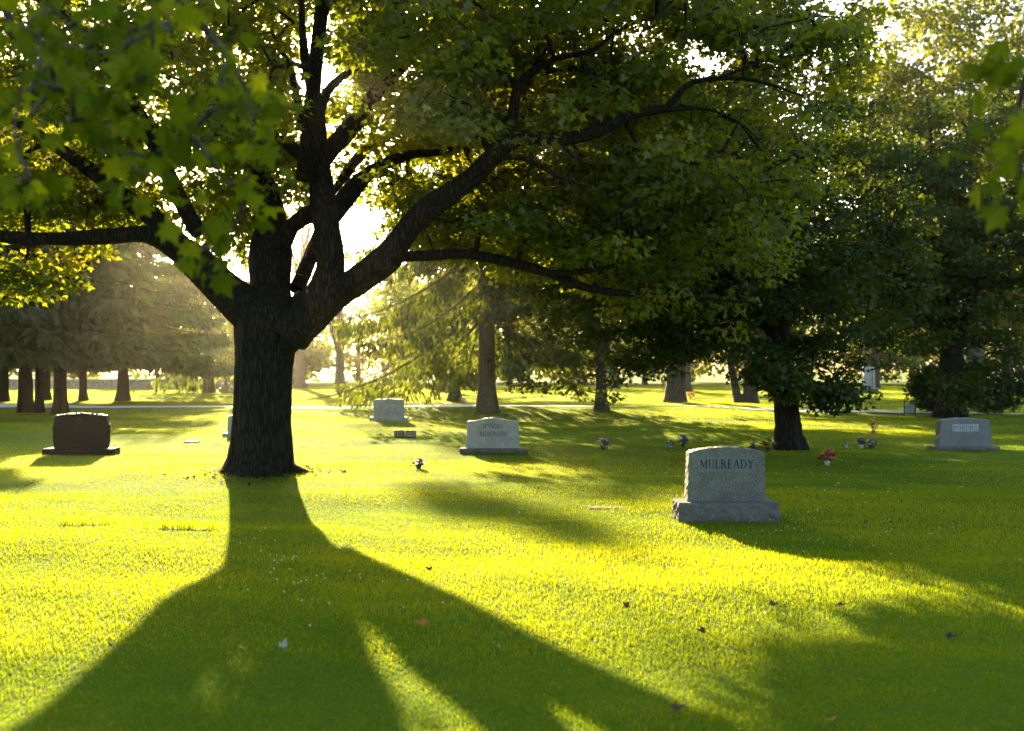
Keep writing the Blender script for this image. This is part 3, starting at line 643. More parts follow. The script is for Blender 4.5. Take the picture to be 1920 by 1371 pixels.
for bi, (px, py, kd, sc, lab) in enumerate(BG):
    x, y = G(px, py); pr = proto[kd]; es = [(x + e[0] * sc * (-1) ** bi, y + e[1], e[2] * sc, e[3] * sc, e[4] * sc, e[5] * sc) for e in pr['e']]
    broadleaf('shade_tree', lab, (x, y), pr['h'] * sc, .36 * sc, es, pr['nc'], 30, pr['lf'], M_FAR, M_GBARK, crx=.8, crz=.4, group=gB, seed=90 + bi, gate=True, keep=.15, twin=(px == 1407))
# far belt of woodland that closes the view, one mass
wl_pts = []
for i in range(60):
    a_ = i / 59; x = -95 + 190 * a_ + R.uniform(-1.5, 1.5); y = 108 + R.uniform(-8, 14)
    if abs(x / y * F + 960 - 560) < 90: s_ = .7
    else: s_ = R.uniform(.9, 1.25)
    wl_pts.append((x, y, s_))
pc = []; tb = []
for (x, y, s_) in wl_pts:
    e = [(x, y, 6.0 * s_, 4.6, 4.2, 5.6 * s_), (x + R.uniform(-3, 3), y, 3.2, 4, 3.5, 2.6)]
    pc.append(ell_sample(e, 130)); tb.append(tube([(x, y, -.1), (x, y, 3.5), (x + .3, y, 7)], [.35, .28, .1], 6))
pc = np.vstack(pc); pc = pc[pc[:, 2] > .6]
lv, lf, rn = foliage(pc, 16, 1.0, .6, .62, DIAM, DIAM_F)
o = mesh_obj('woodland', [(lv, lf, 0, False, rn), (*merge(tb), 1, True, None)], [M_FAR, M_GBARK]); tag(o, 'far belt of hazy woodland closing the view', 'woodland', kind='stuff')

# ---- round evergreen shrubs beyond the right maple
for (px, w, h_, lab) in [(1752, 1.9, 1.7, 'rounded dark evergreen shrub, the smaller of two beside the big maple trunk'), (1858, 2.6, 2.0, 'broad dark evergreen shrub, the larger of two beside the big maple trunk')]:
    x, y = G(px, 774); bz = float(hgt(x, y)); org = np.array([x, y, bz])
    t = empty('evergreen_shrub', org, lab, 'shrub', 'round evergreen shrubs')
    c = ell_sample([(x, y, bz + h_ * .5, w / 2, w / 2, h_ * .52)], 260, .3); c = c[c[:, 2] > bz + .08]
    lv, lf, rn = foliage(c, 40, .18, .2, .11, DIAM, DIAM_F, 1.0, 0)
    st = [tube([(x + dx, y, bz - .1), (x + dx * 2, y, bz + h_ * .6)], [.05, .02], 6) for dx in (-.15, .12, .3)]
    mesh_obj('foliage', [(lv, lf, 0, False, rn)], [M_PINE], t, org); mesh_obj('stem', [(*merge(st), 0, True, None)], [M_GBARK], t, org)

# ------------------------------------------------------------------ headstones
def grid_box(w, d, h, nx_, ny_, nz_):
    """closed box as displaced grids; returns verts, quads"""
    V = []; Q = []; key = {}
    def vid(i, j, k):
        if (i, j, k) not in key:
            key[(i, j, k)] = len(V); V.append(((i / nx_ - .5) * w, (j / ny_ - .5) * d, k / nz_ * h))
        return key[(i, j, k)]
    for i in range(nx_):
        for k in range(nz_):
            Q.append([vid(i, 0, k), vid(i + 1, 0, k), vid(i + 1, 0, k + 1), vid(i, 0, k + 1)])
            Q.append([vid(i, ny_, k + 1), vid(i + 1, ny_, k + 1), vid(i + 1, ny_, k), vid(i, ny_, k)])
    for j in range(ny_):
        for k in range(nz_):
            Q.append([vid(0, j, k + 1), vid(0, j + 1, k + 1), vid(0, j + 1, k), vid(0, j, k)])
            Q.append([vid(nx_, j, k), vid(nx_, j + 1, k), vid(nx_, j + 1, k + 1), vid(nx_, j, k + 1)])
    for i in range(nx_):
        for j in range(ny_):
            Q.append([vid(i, j, nz_), vid(i + 1, j, nz_), vid(i + 1, j + 1, nz_), vid(i, j + 1, nz_)])
            Q.append([vid(i, j + 1, 0), vid(i + 1, j + 1, 0), vid(i + 1, j, 0), vid(i, j, 0)])
    return np.array(V, float), [np.array(Q)], key
def rock_base(w, d, h, amp, seed):
    g = np.random.default_rng(seed); nx_, ny_, nz_ = 44, 12, 8
    V, Q, key = grid_box(w, d, h, nx_, ny_, nz_)
    ph = g.uniform(0, 6, 6); cg = g.normal(0, 1, (16, 5, 4))
    def fac(a, b, c):
        i = min(int(a), 14); k = min(int(b), 3); fa, fb = a - i, b - k; q = cg[:, :, c]
        if fa + fb < 1: return q[i, k] + fa * (q[i + 1, k] - q[i, k]) + fb * (q[i, k + 1] - q[i, k])
        return q[i + 1, k + 1] + (1 - fa) * (q[i, k + 1] - q[i + 1, k + 1]) + (1 - fb) * (q[i + 1, k] - q[i + 1, k + 1])
    for (i, j, k), a in key.items():
        x, y, z = V[a]; u = k / nz_
        facet = fac((x / w + .5) * 14.9, u * 3.9, 0 if j == 0 else 1) if j in (0, ny_) else fac((y / d + .5) * 6, u * 3.9, 2)
        belly = amp * ((math.sin(u * math.pi) ** .5) * (.8 + .75 * facet) + .16 * g.normal()) * (1 if 0 < k < nz_ else .15)
        if j == 0: V[a][1] -= belly
        if j == ny_: V[a][1] += belly
        if i == 0: V[a][0] -= belly
        if i == nx_: V[a][0] += belly
        if k == nz_: V[a][2] += g.normal() * .0015
    return V, Q
def tablet(wb, wt, h, d, prof, seed, chip=.012, curve=0.0):
    """upright slab: outline in x,z extruded in y, rock-pitched sides and top edge; prof(u) in 0..1 gives the height of the top at u in -1..1"""
    g = np.random.default_rng(seed); n_side = 14; n_top = 40
    out = []
    for i in range(n_side): u = i / n_side; out.append((-(wb + (wt - wb) * u) / 2 - curve * math.sin(u * math.pi), u * h * prof(-1)))
    for i in range(n_top + 1): u = -1 + 2 * i / n_top; out.append((u * wt / 2, h * prof(u)))
    for i in range(n_side - 1, -1, -1): u = i / n_side; out.append(((wb + (wt - wb) * u) / 2 + curve * math.sin(u * math.pi), u * h * prof(1)))
    out = np.array(out); m_ = len(out)
    ys = [-d / 2, -d / 2 + .006, -d / 4, 0, d / 4, d / 2 - .006, d / 2]; V = []
    c = np.array([0, h * .5])
    for q, y in enumerate(ys):
        o2 = out.copy()
        if 0 < q < len(ys) - 1:
            nrm = norm(o2 - c); bulge = chip * .9 if 1 < q < 5 else chip * .2
            o2 = o2 + nrm * (bulge + g.normal(0, chip * .6, m_))[:, None]
            o2[0, 1] = o2[-1, 1] = 0
        else:
            nrm = norm(o2 - c); o2 = o2 + nrm * g.normal(0, chip * .22, m_)[:, None]; o2[0, 1] = o2[-1, 1] = 0
        V.append(np.stack([o2[:, 0], np.full(m_, y), o2[:, 1]], 1))
    V = np.concatenate(V); k = np.arange(m_); k2 = (k + 1) % m_; nq = len(ys)
    Q = np.concatenate([np.stack([q * m_ + k, q * m_ + k2, (q + 1) * m_ + k2, (q + 1) * m_ + k][::-1], 1) for q in range(nq - 1)])
    # front and back as fans
    V = np.vstack([V, [[0, -d / 2, h * .5]], [[0, d / 2, h * .5]]]); a, b = len(V) - 2, len(V) - 1
    T = np.concatenate([np.stack([np.full(m_, a), k2, k], 1), np.stack([np.full(m_, b), (nq - 1) * m_ + k, (nq - 1) * m_ + k2], 1)])
    return V, [Q, T]
def plate(x0, x1, z0, z1, y, t):
    V = np.array([(x0, y - t, z0), (x1, y - t, z0), (x1, y - t, z1), (x0, y - t, z1), (x0, y + .004, z0), (x1, y + .004, z0), (x1, y + .004, z1), (x0, y + .004, z1)])
    Q = np.array([(0, 1, 2, 3), (0, 4, 5, 1), (1, 5, 6, 2), (2, 6, 7, 3), (3, 7, 4, 0)]); return V, [Q]
# serif capitals drawn as strokes: (points, thick?) in a 0..w by 0..1 box
def arc(cx, cz, rx_, rz_, a0, a1, n_=9): return [(cx + rx_ * math.cos(math.radians(a0 + (a1 - a0) * i / n_)), cz + rz_ * math.sin(math.radians(a0 + (a1 - a0) * i / n_))) for i in range(n_ + 1)]
K, N_ = .13, .06
FONT = {
 'M': (1.0, [([(.14, 0), (.14, 1)], N_), ([(.14, 1), (.5, .12)], K), ([(.5, .12), (.86, 1)], N_), ([(.86, 1), (.86, 0)], K), ([(.02, .02), (.27, .02)], N_), ([(.72, .02), (.99, .02)], N_), ([(.02, .98), (.16, .98)], N_), ([(.84, .98), (.98, .98)], N_)]),
 'U': (.8, [([(.16, 1), (.16, .3)] + arc(.42, .3, .26, .28, 180, 360) + [(.68, 1)], N_ * 1.3), ([(.16, 1), (.16, .32)], K), ([(.03, .98), (.30, .98)], N_), ([(.56, .98), (.80, .98)], N_)]),
 'L': (.66, [([(.16, 0), (.16, 1)], K), ([(.04, .02), (.60, .02)], N_), ([(.60, .02), (.60, .24)], N_), ([(.04, .98), (.30, .98)], N_)]),
 'R': (.78, [([(.16, 0), (.16, 1)], K), ([(.16, .97)] + arc(.36, .75, .24, .22, 90, -90) + [(.16, .53)], N_ * 1.3), ([(.38, .52), (.70, .03)], K), ([(.04, .02), (.30, .02)], N_), ([(.62, .02), (.80, .02)], N_), ([(.04, .98), (.18, .98)], N_)]),
 'E': (.68, [([(.16, 0), (.16, 1)], K), ([(.04, .98), (.60, .98)], N_), ([(.60, .98), (.60, .80)], N_), ([(.16, .52), (.46, .52)], N_), ([(.46, .42), (.46, .62)], N_), ([(.04, .02), (.62, .02)], N_), ([(.62, .02), (.62, .22)], N_)]),
 'A': (.84, [([(.12, 0), (.42, 1)], N_), ([(.42, 1), (.74, 0)], K), ([(.24, .36), (.62, .36)], N_), ([(.0, .02), (.24, .02)], N_), ([(.60, .02), (.86, .02)], N_)]),
 'D': (.86, [([(.16, 0), (.16, 1)], K), ([(.16, .97), (.36, .97)] + arc(.38, .5, .36, .47, 90, -90, 12) + [(.16, .03)], N_ * 1.3), ([(.74, .34), (.75, .5), (.74, .66)], K), ([(.04, .98), (.18, .98)], N_), ([(.04, .02), (.18, .02)], N_)]),
 'Y': (.8, [([(.10, 1), (.40, .48)], K), ([(.72, 1), (.40, .48)], N_), ([(.40, .48), (.40, 0)], K), ([(.27, .02), (.53, .02)], N_), ([(.0, .98), (.22, .98)], N_), ([(.60, .98), (.82, .98)], N_)]),
 'S': (.62, [(arc(.31, .74, .22, .24, 40, 270), N_ * 1.5), (arc(.31, .26, .23, .24, 90, -140), N_ * 1.5), ([(.28, .52), (.36, .47)], K), ([(.50, .98), (.50, .78)], N_), ([(.09, .02), (.09, .24)], N_)]),
 'P': (.70, [([(.16, 0), (.16, 1)], K), ([(.16, .97)] + arc(.36, .73, .24, .24, 90, -90) + [(.16, .49)], N_ * 1.3), ([(.04, .02), (.30, .02)], N_), ([(.04, .98), (.18, .98)], N_)]),
 'I': (.36, [([(.17, 0), (.17, 1)], K), ([(.04, .02), (.30, .02)], N_), ([(.04, .98), (.30, .98)], N_)]),
 'N': (.88, [([(.14, 0), (.14, 1)], N_), ([(.14, 1), (.74, 0)], K), ([(.74, 0), (.74, 1)], N_), ([(.02, .02), (.26, .02)], N_), ([(.02, .98), (.18, .98)], N_), ([(.62, .98), (.86, .98)], N_)]),
 'O': (.86, [(arc(.42, .5, .34, .49, 0, 360, 20), N_ * 1.2), (arc(.42, .5, .33, .46, 140, 220, 5), K), (arc(.42, .5, .33, .46, -40, 40, 5), K)]),
 'K': (.82, [([(.16, 0), (.16, 1)], K), ([(.68, 1), (.18, .45)], N_), ([(.34, .60), (.72, .02)], K), ([(.04, .02), (.30, .02)], N_), ([(.04, .98), (.30, .98)], N_), ([(.60, .02), (.82, .02)], N_), ([(.56, .98), (.78, .98)], N_)]),
}
def letters(text, cx, z0, hh, y, t, spacing=.12, width=None, squash=1.0):
    tot = sum(FONT[c][0] + spacing for c in text) - spacing; sx = hh * squash
    if width: sx = width / tot
    x = cx - tot * sx / 2; V = []; Q = []; nv = 0; lay = 0
    for c in text:
        w_, st = FONT[c]
        for pts, th in st:
            lay = (lay + 1) % 5; tt = t + lay * .00022
            p_ = np.array([(x + a * sx, z0 + b * hh) for a, b in pts]); hw = th * hh / 2 * (.5 + .5 * sx / hh)
            for a, b in zip(p_[:-1], p_[1:]):
                d = b - a; L = np.linalg.norm(d) + 1e-9; d /= L; nn = np.array([-d[1], d[0]]) * hw; a2 = a - d * hw * .3; b2 = b + d * hw * .3
                c4 = [a2 + nn, a2 - nn, b2 - nn, b2 + nn]
                for yy in (y - tt, y + .003): V += [(q[0], yy, q[1]) for q in c4]
                for f in [(0, 1, 2, 3), (0, 4, 5, 1), (1, 5, 6, 2), (2, 6, 7, 3), (3, 7, 4, 0)]: Q.append([nv + e for e in f])
                nv += 8
        x += (w_ + spacing) * sx
    return np.array(V), [np.array(Q)]

def headstone(px, py, label, bw, bh, bd, wb, wt, h, d, prof, mat, bmat, seed, rz=0.0, lines=(), panel=None, pmat=None, cut=None, amp=.02, curve=0.0, orn=None, chip=.012):
    x, y = G(px, py); y += bd / 2; x = x * (y / (y - bd / 2)); z = float(hgt(x, y)) - .03
    t = empty('headstone', (x, y, z), label, 'headstone', 'family headstones on the lawn', rz=rz)
    bh += .03
    V, Q = rock_base(bw, bd, bh, amp, seed); mesh_obj('base', [(V, Q, 0, False, None)], [bmat], t)
    V, Q = tablet(wb, wt, h, d, prof, seed, chip, curve); V[:, 2] += bh + .001; mesh_obj('tablet', [(V, Q, 0, False, None)], [mat], t)
    yf = -d / 2; tt = .002
    if panel:
        V, Q = plate(panel[0], panel[1], bh + panel[2], bh + panel[3], yf, .0025); mesh_obj('panel', [(V, Q, 0, False, None)], [pmat], t); tt = .0045
    if lines:
        for (s_, cx, z0, hh, w_) in lines:
            v, q = letters(s_, cx, bh + z0, hh, yf, tt, width=w_); mesh_obj('inscription', [(v, q, 0, False, None)], [cut], t)
    if orn: orn(t, bh, yf)
    return t
arcp = lambda k, sh=0.0: (lambda u: 1 - k * abs(u) ** 2.2 - (sh if abs(u) > .93 else 0))
def serp(u):  # serpentine top: raised centre, hollow shoulders
    return 1 - .10 * (1 - math.cos(min(1, abs(u) / .85) * math.pi)) / 2 - .02 * (abs(u) > .9)
headstone(1359, 978, 'large grey granite headstone reading MULREADY on a rough rock faced base', 1.10, .205, .42, .875, .835, .60, .21, arcp(.085, .012), M_GRAN, M_ROCK, 3,
          lines=[('MULREADY', 0, .372, .098, .60)], panel=(-.315, .315, .335, .492), pmat=M_PANEL, cut=M_CUT, amp=.014, chip=.007)
headstone(924, 851, 'pale grey headstone with serpentine top reading SPINDEL ANDERSON', 1.29, .085, .42, 1.05, 1.00, .60, .2, serp, M_PALEG, M_ROCK, 4,
          lines=[('SPINDEL', .0, .40, .088, .42), ('ANDERSON', 0, .245, .088, .54)], cut=M_CUT, amp=.018, chip=.008)
def emblem(t, bh, yf):
    p_ = arc(0, 0, .035, .05, 0, 360, 14); V, fl = tube([(a, yf - .001, bh + .53 + b) for a, b in p_], [.006] * len(p_), 5, cap=False)
    mesh_obj('emblem', [(V, fl, 0, True, None)], [M_DCUT], t)
    V, Q = plate(-.36, .36, bh + .10, bh + .50, yf, .002); mesh_obj('panel', [(V, Q, 0, False, None)], [M_DARKG], t)
headstone(153, 855, 'dark brown polished headstone with bulging sides and a small round emblem', 1.33, .14, .42, .97, .95, .67, .24, arcp(.06), M_DARKG, M_DARKG, 5, amp=.012, curve=.03, orn=emblem, chip=.016)
def corner(t, bh, yf):
    for s_ in (-1, 1):
        ch = []
        for i in range(7):
            zc = .46 - .045 * i; xc = .35 - .05 * abs(math.sin(i * .9)) + (.0 if i > 1 else -.03)
            V, fl = tube([(s_ * xc, yf - .002, bh + zc), (s_ * (xc + .012), yf - .004, bh + zc + .03), (s_ * (xc - .014), yf - .002, bh + zc + .05)], [.020, .026, .008], 6); ch.append((V, fl))
        mesh_obj('ornament', [(*merge(ch), 0, True, None)], [M_LPANEL], t)
headstone(729, 794, 'small grey headstone with pale name panel and light carved corner ornaments', 1.15, .13, .40, .93, .89, .55, .2, arcp(.03, .02), M_PALEG, M_PALEG, 6, panel=(-.17, .17, .33, .40), pmat=M_LPANEL, orn=corner, amp=.006)
headstone(1806, 845, 'slate grey headstone with light panel reading POKORA', 1.32, .085, .42, 1.10, 1.01, .58, .22, arcp(.07), M_SLATE, M_ROCK, 7, panel=(-.27, .27, .315, .465), pmat=M_LPANEL, lines=[('POKORA', 0, .338, .098, .50)], cut=M_GRAN, amp=.015)
headstone(459, 820, 'grey headstone almost hidden behind the huge maple trunk', .98, .09, .4, .80, .76, .44, .2, arcp(.05), M_PALEG, M_PALEG, 8, amp=.01)

# far monuments
def block(w, d, h, z0, taper=1.0, x=0, y=0):
    V, Q, key = grid_box(w, d, h, 1, 1, 1); top = V[:, 2] > h * .5; V[top, :2] *= taper; V += np.array([x, y, z0]); return V, Q
x, y = G(423, 735); t = empty('obelisk', (x, y, 0), 'small pale obelisk on a stepped pedestal against the far stone wall', 'monument')
mesh_obj('pedestal', [(*block(.75, .75, .30, -.05), 0, False, None), (*block(.52, .52, .38, .252), 0, False, None)], [M_WHITE], t)
V, Q = block(.30, .30, .85, .634, .7); V2, Q2 = block(.21, .21, .14, 1.4845, .15); mesh_obj('shaft', [(V, Q, 0, False, None), (V2, Q2, 0, False, None)], [M_WHITE], t)
x, y = G(437, 736); t = empty('grave_marker', (x, y, 0), 'low pale block marker next to the small obelisk', 'grave marker')
mesh_obj('block', [(*tablet(.52, .5, .38, .25, arcp(.03), 9), 0, False, None)], [M_WHITE], t)
x, y = G(1628, 737); t = empty('monument', (x, y, 0), 'tall white marble monument on a brown stepped base under hanging leaves', 'monument')
mesh_obj('base', [(*block(1.45, .9, .14, -.03), 0, False, None), (*block(1.15, .75, .16, .113), 0, False, None)], [M_BROWNB], t)
mesh_obj('tablet', [(*block(.80, .34, 1.35, .276, .90), 0, False, None), (*block(.84, .40, .16, 1.629, .85), 0, False, None)], [M_WHITE], t)
for s_ in (-.30, .30):
    mesh_obj('column', [(*tube([(s_, -.235, .28), (s_, -.235, 1.0), (s_, -.235, 1.6)], [.085, .078, .07], 12), 0, True, None)], [M_WHITE], t)

# boundary wall: coursed stones with coping
wall = empty('stone_wall', (-36, 80, 0), 'long low buff stone boundary wall beyond the evergreens', 'wall')
Vs = []; Qs = []; nv = 0; g = np.random.default_rng(3)
for row in range(3):
    xx = -18.0 + (row % 2) * .3
    while xx < 17.5:
        w_ = g.uniform(.45, .95); v, q = block(w_ - .02, .42 + g.uniform(-.03, .03), .235, row * .24 - .02, 1.0, xx + w_ / 2, g.uniform(-.015, .015)); Vs.append(v); Qs.append(q[0] + nv); nv += len(v); xx += w_
mesh_obj('masonry', [(np.vstack(Vs), [np.vstack(Qs)], 0, False, None)], [M_WALL], wall)
V, Q = block(36, .52, .10, .703); mesh_obj('coping', [(V, Q, 0, False, None)], [M_WALL], wall)

# paired posts with a pale plaque by the path
x, y = G(1706, 781); t = empty('marker_stand', (x, y, float(hgt(x, y))), 'two dark iron posts holding a pale plaque beside the path', 'marker stand')
for i, (dx, h_) in enumerate(((-.19, .60), (.19, .63))):
    hook = [(dx, 0, -.05), (dx, 0, h_)]
    mesh_obj('post', [(*tube([(dx, 0, -.05), (dx, 0, h_ * .5), (dx, 0, h_)], [.022] * 3, 8), 0, True, None), (*tube([(dx, 0, h_ - .01), (dx + .015, -.02, h_ + .03), (dx + .03, -.04, h_ + .01)], [.012, .011, .008], 6), 0, True, None)], [M_IRON], t)
V, Q, key = grid_box(.33, .02, .30, 8, 1, 8); V[:, 2] += .10; mesh_obj('plaque', [(V, Q, 0, False, None)], [M_LPANEL], t)

# flush markers and small plaques
def flush(px, py, label, w, d, mat=M_FLUSH, hz=-.004):
    x, y = G(px, py); V, Q = rock_base(w, d, .10, .006, int(px)); V[:, 2] += hz - .10
    o = mesh_obj('flush_marker', [(V + np.array([x, y, float(hgt(x, y))]), Q, 0, False, None)], [mat], None, (x, y, float(hgt(x, y))))
    tag(o, label, 'grave marker', 'flush grave markers'); return o
flush(158, 991, 'flush grave marker sunk in sunny grass, in front of the brown headstone', .50, .15)
flush(345, 999, 'flush grave marker sunk in sunny grass close to the maple trunk shadow', .50, .15)
flush(1140, 951, 'pale flush grave marker in shade beside the MULREADY headstone', .46, .22, M_GRAN, .006)
flush(360, 830, 'tiny white flush marker glowing in the sun beside the maple trunk', .30, .2, M_WHITE, .04)
for (px, lab) in ((749, 'dark framed plaque with pinkish face, the one closer to the ornate grey headstone'), (770, 'dark framed plaque with white face, the one closer to the SPINDEL ANDERSON headstone')):
    x, y = G(px, 825); z = float(hgt(x, y)); t = empty('framed_plaque', (x, y, z), lab, 'plaque', 'dark framed plaques on the lawn', rz=R.uniform(-.1, .1))
    V, Q, key = grid_box(.25, .035, .17, 6, 1, 5)
    for (i, j, k), a_ in key.items(): V[a_][2] += .005 * math.sin(i * 2)
    mesh_obj('frame', [(V, Q, 0, False, None)], [M_VASE], t)
    V, Q = plate(-.095, .095, .03, .135, -.0175, .004); mesh_obj('face', [(V, Q, 0, False, None)], [PETAL['white' if px > 760 else 'cream']], t)
    ch = [tube([(dx, -.024, .075), (dx + .02, -.026, .09), (dx + .035, -.024, .08)], [.012, .016, .006], 6) for dx in (-.07, -.03, .015, .05)]
    mesh_obj('flower', [(*merge(ch), 0, True, None)], [PETAL['pink' if px < 760 else 'violet']], t)

# ------------------------------------------------------------------ bouquets
def rosette(c, r, g, mat):
    """flower head: three rings of cupped petals"""
    pos = []; d = []; nr = []; sz = []
    for ring, (n_, el, s_) in enumerate(((6, .15, 1.0), (5, .6, .8), (4, 1.1, .55))):
        for i in range(n_):
            a_ = 2 * math.pi * i / n_ + ring * .4 + g.normal(0, .1); v = np.array([math.cos(a_) * math.cos(el), math.sin(a_) * math.cos(el), math.sin(el)])
            pos.append(c); d.append(v + g.normal(0, .1, 3)); nr.append(np.array([-math.cos(a_) * math.sin(el), -math.sin(a_) * math.sin(el), math.cos(el)])); sz.append(r * s_)
    sh = np.array([(0, 0), (.42, .5), (.22, .95), (0, 1), (-.22, .95), (-.42, .5)]); fc = [np.array([(0, 1, 2), (0, 2, 3), (0, 3, 4), (0, 4, 5)])]
    return leaves(np.array(pos), np.array(d), np.array(nr), np.array(sz), sh, fc, bend=-.5)
def bouquet(px, py, label, cols, h=.32, spread=.13, vase=M_VASE, n_=9, head=.055):
    x, y = G(px, py); z = float(hgt(x, y)); t = empty('bouquet', (x, y, z), label, 'flowers', 'grave flowers on the lawn'); g = np.random.default_rng(int(px * 7 + py))
    V, fl = tube([(0, 0, -.04), (0, 0, .01), (0, 0, .05), (0, 0, .07)], [.03, .035, .05, .055], 12); mesh_obj('vase', [(V, fl, 0, True, None)], [vase], t)
    stems = []; tips = []
    for i in range(n_):
        a_ = i * 2.4; k_ = math.sqrt((i + .5) / n_); rr_ = spread * k_; tip = np.array([math.cos(a_) * rr_, math.sin(a_) * rr_, max(.08, h * (1 - .6 * k_ ** 2) * g.uniform(.85, 1.0))]); tips.append(tip)
        stems.append(tube([(0, 0, .05), tip * .6, tip], [.005, .004, .003], 4))
    lpos = g.normal(0, spread * .45, (26, 3)) + np.array([0, 0, h * .5]); lpos[:, 2] = np.clip(lpos[:, 2], .06, h * .8)
    lv, lf, rn = leaves(lpos, g.normal(0, 1, (26, 3)) + np.array([0, 0, .3]), g.normal(0, 1, (26, 3)), np.full(26, .06), DIAM, DIAM_F)
    mesh_obj('foliage', [(*merge(stems), 0, True, None), (lv, lf, 0, False, rn)], [M_FOL], t)
    for i, tip in enumerate(tips):
        v, f, rn = rosette(tip, head * 1.15 * g.uniform(.8, 1.2), g, None); mesh_obj('blossom', [(v, f, 0, False, rn)], [PETAL[cols[i % len(cols)]]], t)
    return t
bouquet(1131, 847, 'cream and dark bouquet standing alone on shaded grass beyond the pale flush marker', ['cream', 'white', 'violet'], .24, .12)
bouquet(1281, 839, 'blue and pink bouquet just behind the MULREADY headstone', ['blue', 'pink', 'blue', 'teal', 'white'], .24, .09)
bouquet(1257, 841, 'tiny pale blue flower cluster beside the taller blue and pink bouquet', ['teal', 'white'], .13, .08, M_PVASE, 5, .04)
bouquet(1440, 846, 'rust and green bouquet beside the leaning dark trunk', ['orange', 'cream', 'orange', 'red'], .28, .15)
bouquet(1412, 846, 'small blue grey flower pot peeping over the MULREADY headstone', ['blue', 'violet'], .17, .07, M_VASE, 5, .04)
bouquet(1551, 869, 'bright red and yellow bouquet with pink edges on the open lawn', ['red', 'yellow', 'pink', 'yellow', 'red'], .24, .14, M_PVASE, 10, .07)
bouquet(1615, 838, 'purple bouquet with a yellow edge beside the dark and white low one', ['violet', 'violet', 'yellow'], .22, .09, M_PVASE)
bouquet(1633, 838, 'low dark and white flower clump beside the purple bouquet', ['violet', 'white', 'cream'], .18, .14, M_VASE)
bouquet(1637, 817, 'tall yellow topped bouquet over pinkish pot', ['yellow', 'yellow', 'cream'], .40, .11, PETAL['pink'])
bouquet(1587, 838, 'single tiny white blossom cluster between the red bouquet and the purple one', ['white'], .10, .05, M_PVASE, 4, .04)
bouquet(1295, 750, 'red bouquet in sunny grass beside the pale flared trunk', ['red', 'orange'], .34, .2, M_VASE, 9, .1)
bouquet(867, 756, 'pink bouquet at the foot of the thin trunk beside the spruce', ['pink', 'pink', 'white'], .26, .2, M_PVASE, 9, .09)
bouquet(785, 882, 'small dark withered bouquet in the sunny lawn between maple and spruce', ['violet', 'cream'], .15, .09, M_VASE, 6, .045)

# ------------------------------------------------------------------ lawn: blades, clover, fallen leaves
def blades():
    n0 = 2000000
    # equal weight per image row band: sample distance with density ~ Y^-1.75 per m2
    u = rng.random(n0); a_, b_ = 3.6, 92.0; e_ = -.72 + 1
    Y = (a_ ** e_ + u * (b_ ** e_ - a_ ** e_)) ** (1 / e_)
    X = (rng.random(n0) * 2 - 1) * (Y * .60 + 1.6)
    ry = road_y(X); keep = np.abs(Y - ry) > 1.28
    dT = np.hypot(X - TO[0], Y - TO[1]); keep &= dT > .5
    for (fx, fy) in ((158, 991), (345, 999)):
        a0, b0 = G(fx, fy); keep &= ~((np.abs(X - a0) < .25) & (np.abs(Y - b0) < .075))
    X, Y = X[keep], Y[keep]; n_ = len(X)
    h = rng.uniform(.016, .040, n_); w = (.0024 + .00042 * np.maximum(0, Y - 4)) * rng.uniform(.7, 1.3, n_)
    h *= 1 + .25 * sm(20, 70, Y)
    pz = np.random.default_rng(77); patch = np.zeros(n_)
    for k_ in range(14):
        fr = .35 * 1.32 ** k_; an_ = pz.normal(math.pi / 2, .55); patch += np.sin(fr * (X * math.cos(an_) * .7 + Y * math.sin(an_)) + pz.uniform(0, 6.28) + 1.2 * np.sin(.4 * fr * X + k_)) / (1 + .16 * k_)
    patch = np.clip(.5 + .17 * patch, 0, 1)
    h *= .75 + .5 * patch; dT = np.hypot(X - TO[0], Y - TO[1]); h *= 1 + 1.4 * np.exp(-np.maximum(0, dT - .55) / .2) * rng.random(n_)
    h *= np.where(rng.random(n_) < .015, 1.7, 1)
    for (fx, fy) in ((158, 991), (345, 999)):
        a0, b0 = G(fx, fy); h = np.where((np.abs(X - a0) < .3) & (Y > b0 + .07) & (Y < b0 + .2), rng.uniform(.07, .10, n_), h)
    az = rng.random(n_) * 2 * math.pi; ln = rng.uniform(.1, .75, n_)
    dx, dy = np.cos(az) * ln * h, np.sin(az) * ln * h
    fa = rng.random(n_) * 2 * math.pi; sx, sy = np.cos(fa) * w / 2, np.sin(fa) * w / 2
    z = hgt(X, Y) - .004
    rn = np.clip(.02 + .62 * patch + rng.normal(0, .10, n_), 0, 1); rn[rng.random(n_) < .015] = 1  # lush and dry patches, with dappled half-shade painted into the blade colour too
    near = Y < 14
    def col(a, b, c): return np.stack([a, b, c], 1)
    out = []
    i = near
    B0 = col(X - sx, Y - sy, z)[i]; B1 = col(X + sx, Y + sy, z)[i]
    M0 = col(X - sx * .8 + dx * .35, Y - sy * .8 + dy * .35, z + h * .6)[i]; M1 = col(X + sx * .8 + dx * .35, Y + sy * .8 + dy * .35, z + h * .6)[i]; T = col(X + dx, Y + dy, z + h * (1 - .25 * ln))[i]
    k = np.arange(len(T)) * 5; V = np.stack([B0, B1, M1, M0, T], 1).reshape(-1, 3)
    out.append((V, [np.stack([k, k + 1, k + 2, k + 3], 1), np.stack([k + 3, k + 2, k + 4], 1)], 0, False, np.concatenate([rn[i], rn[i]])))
    i = ~near
    B0 = col(X - sx, Y - sy, z)[i]; B1 = col(X + sx, Y + sy, z)[i]; T = col(X + dx, Y + dy, z + h * (1 - .25 * ln))[i]
    k = np.arange(len(T)) * 3; V = np.stack([B0, B1, T], 1).reshape(-1, 3)
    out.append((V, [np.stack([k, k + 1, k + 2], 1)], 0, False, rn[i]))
    return out
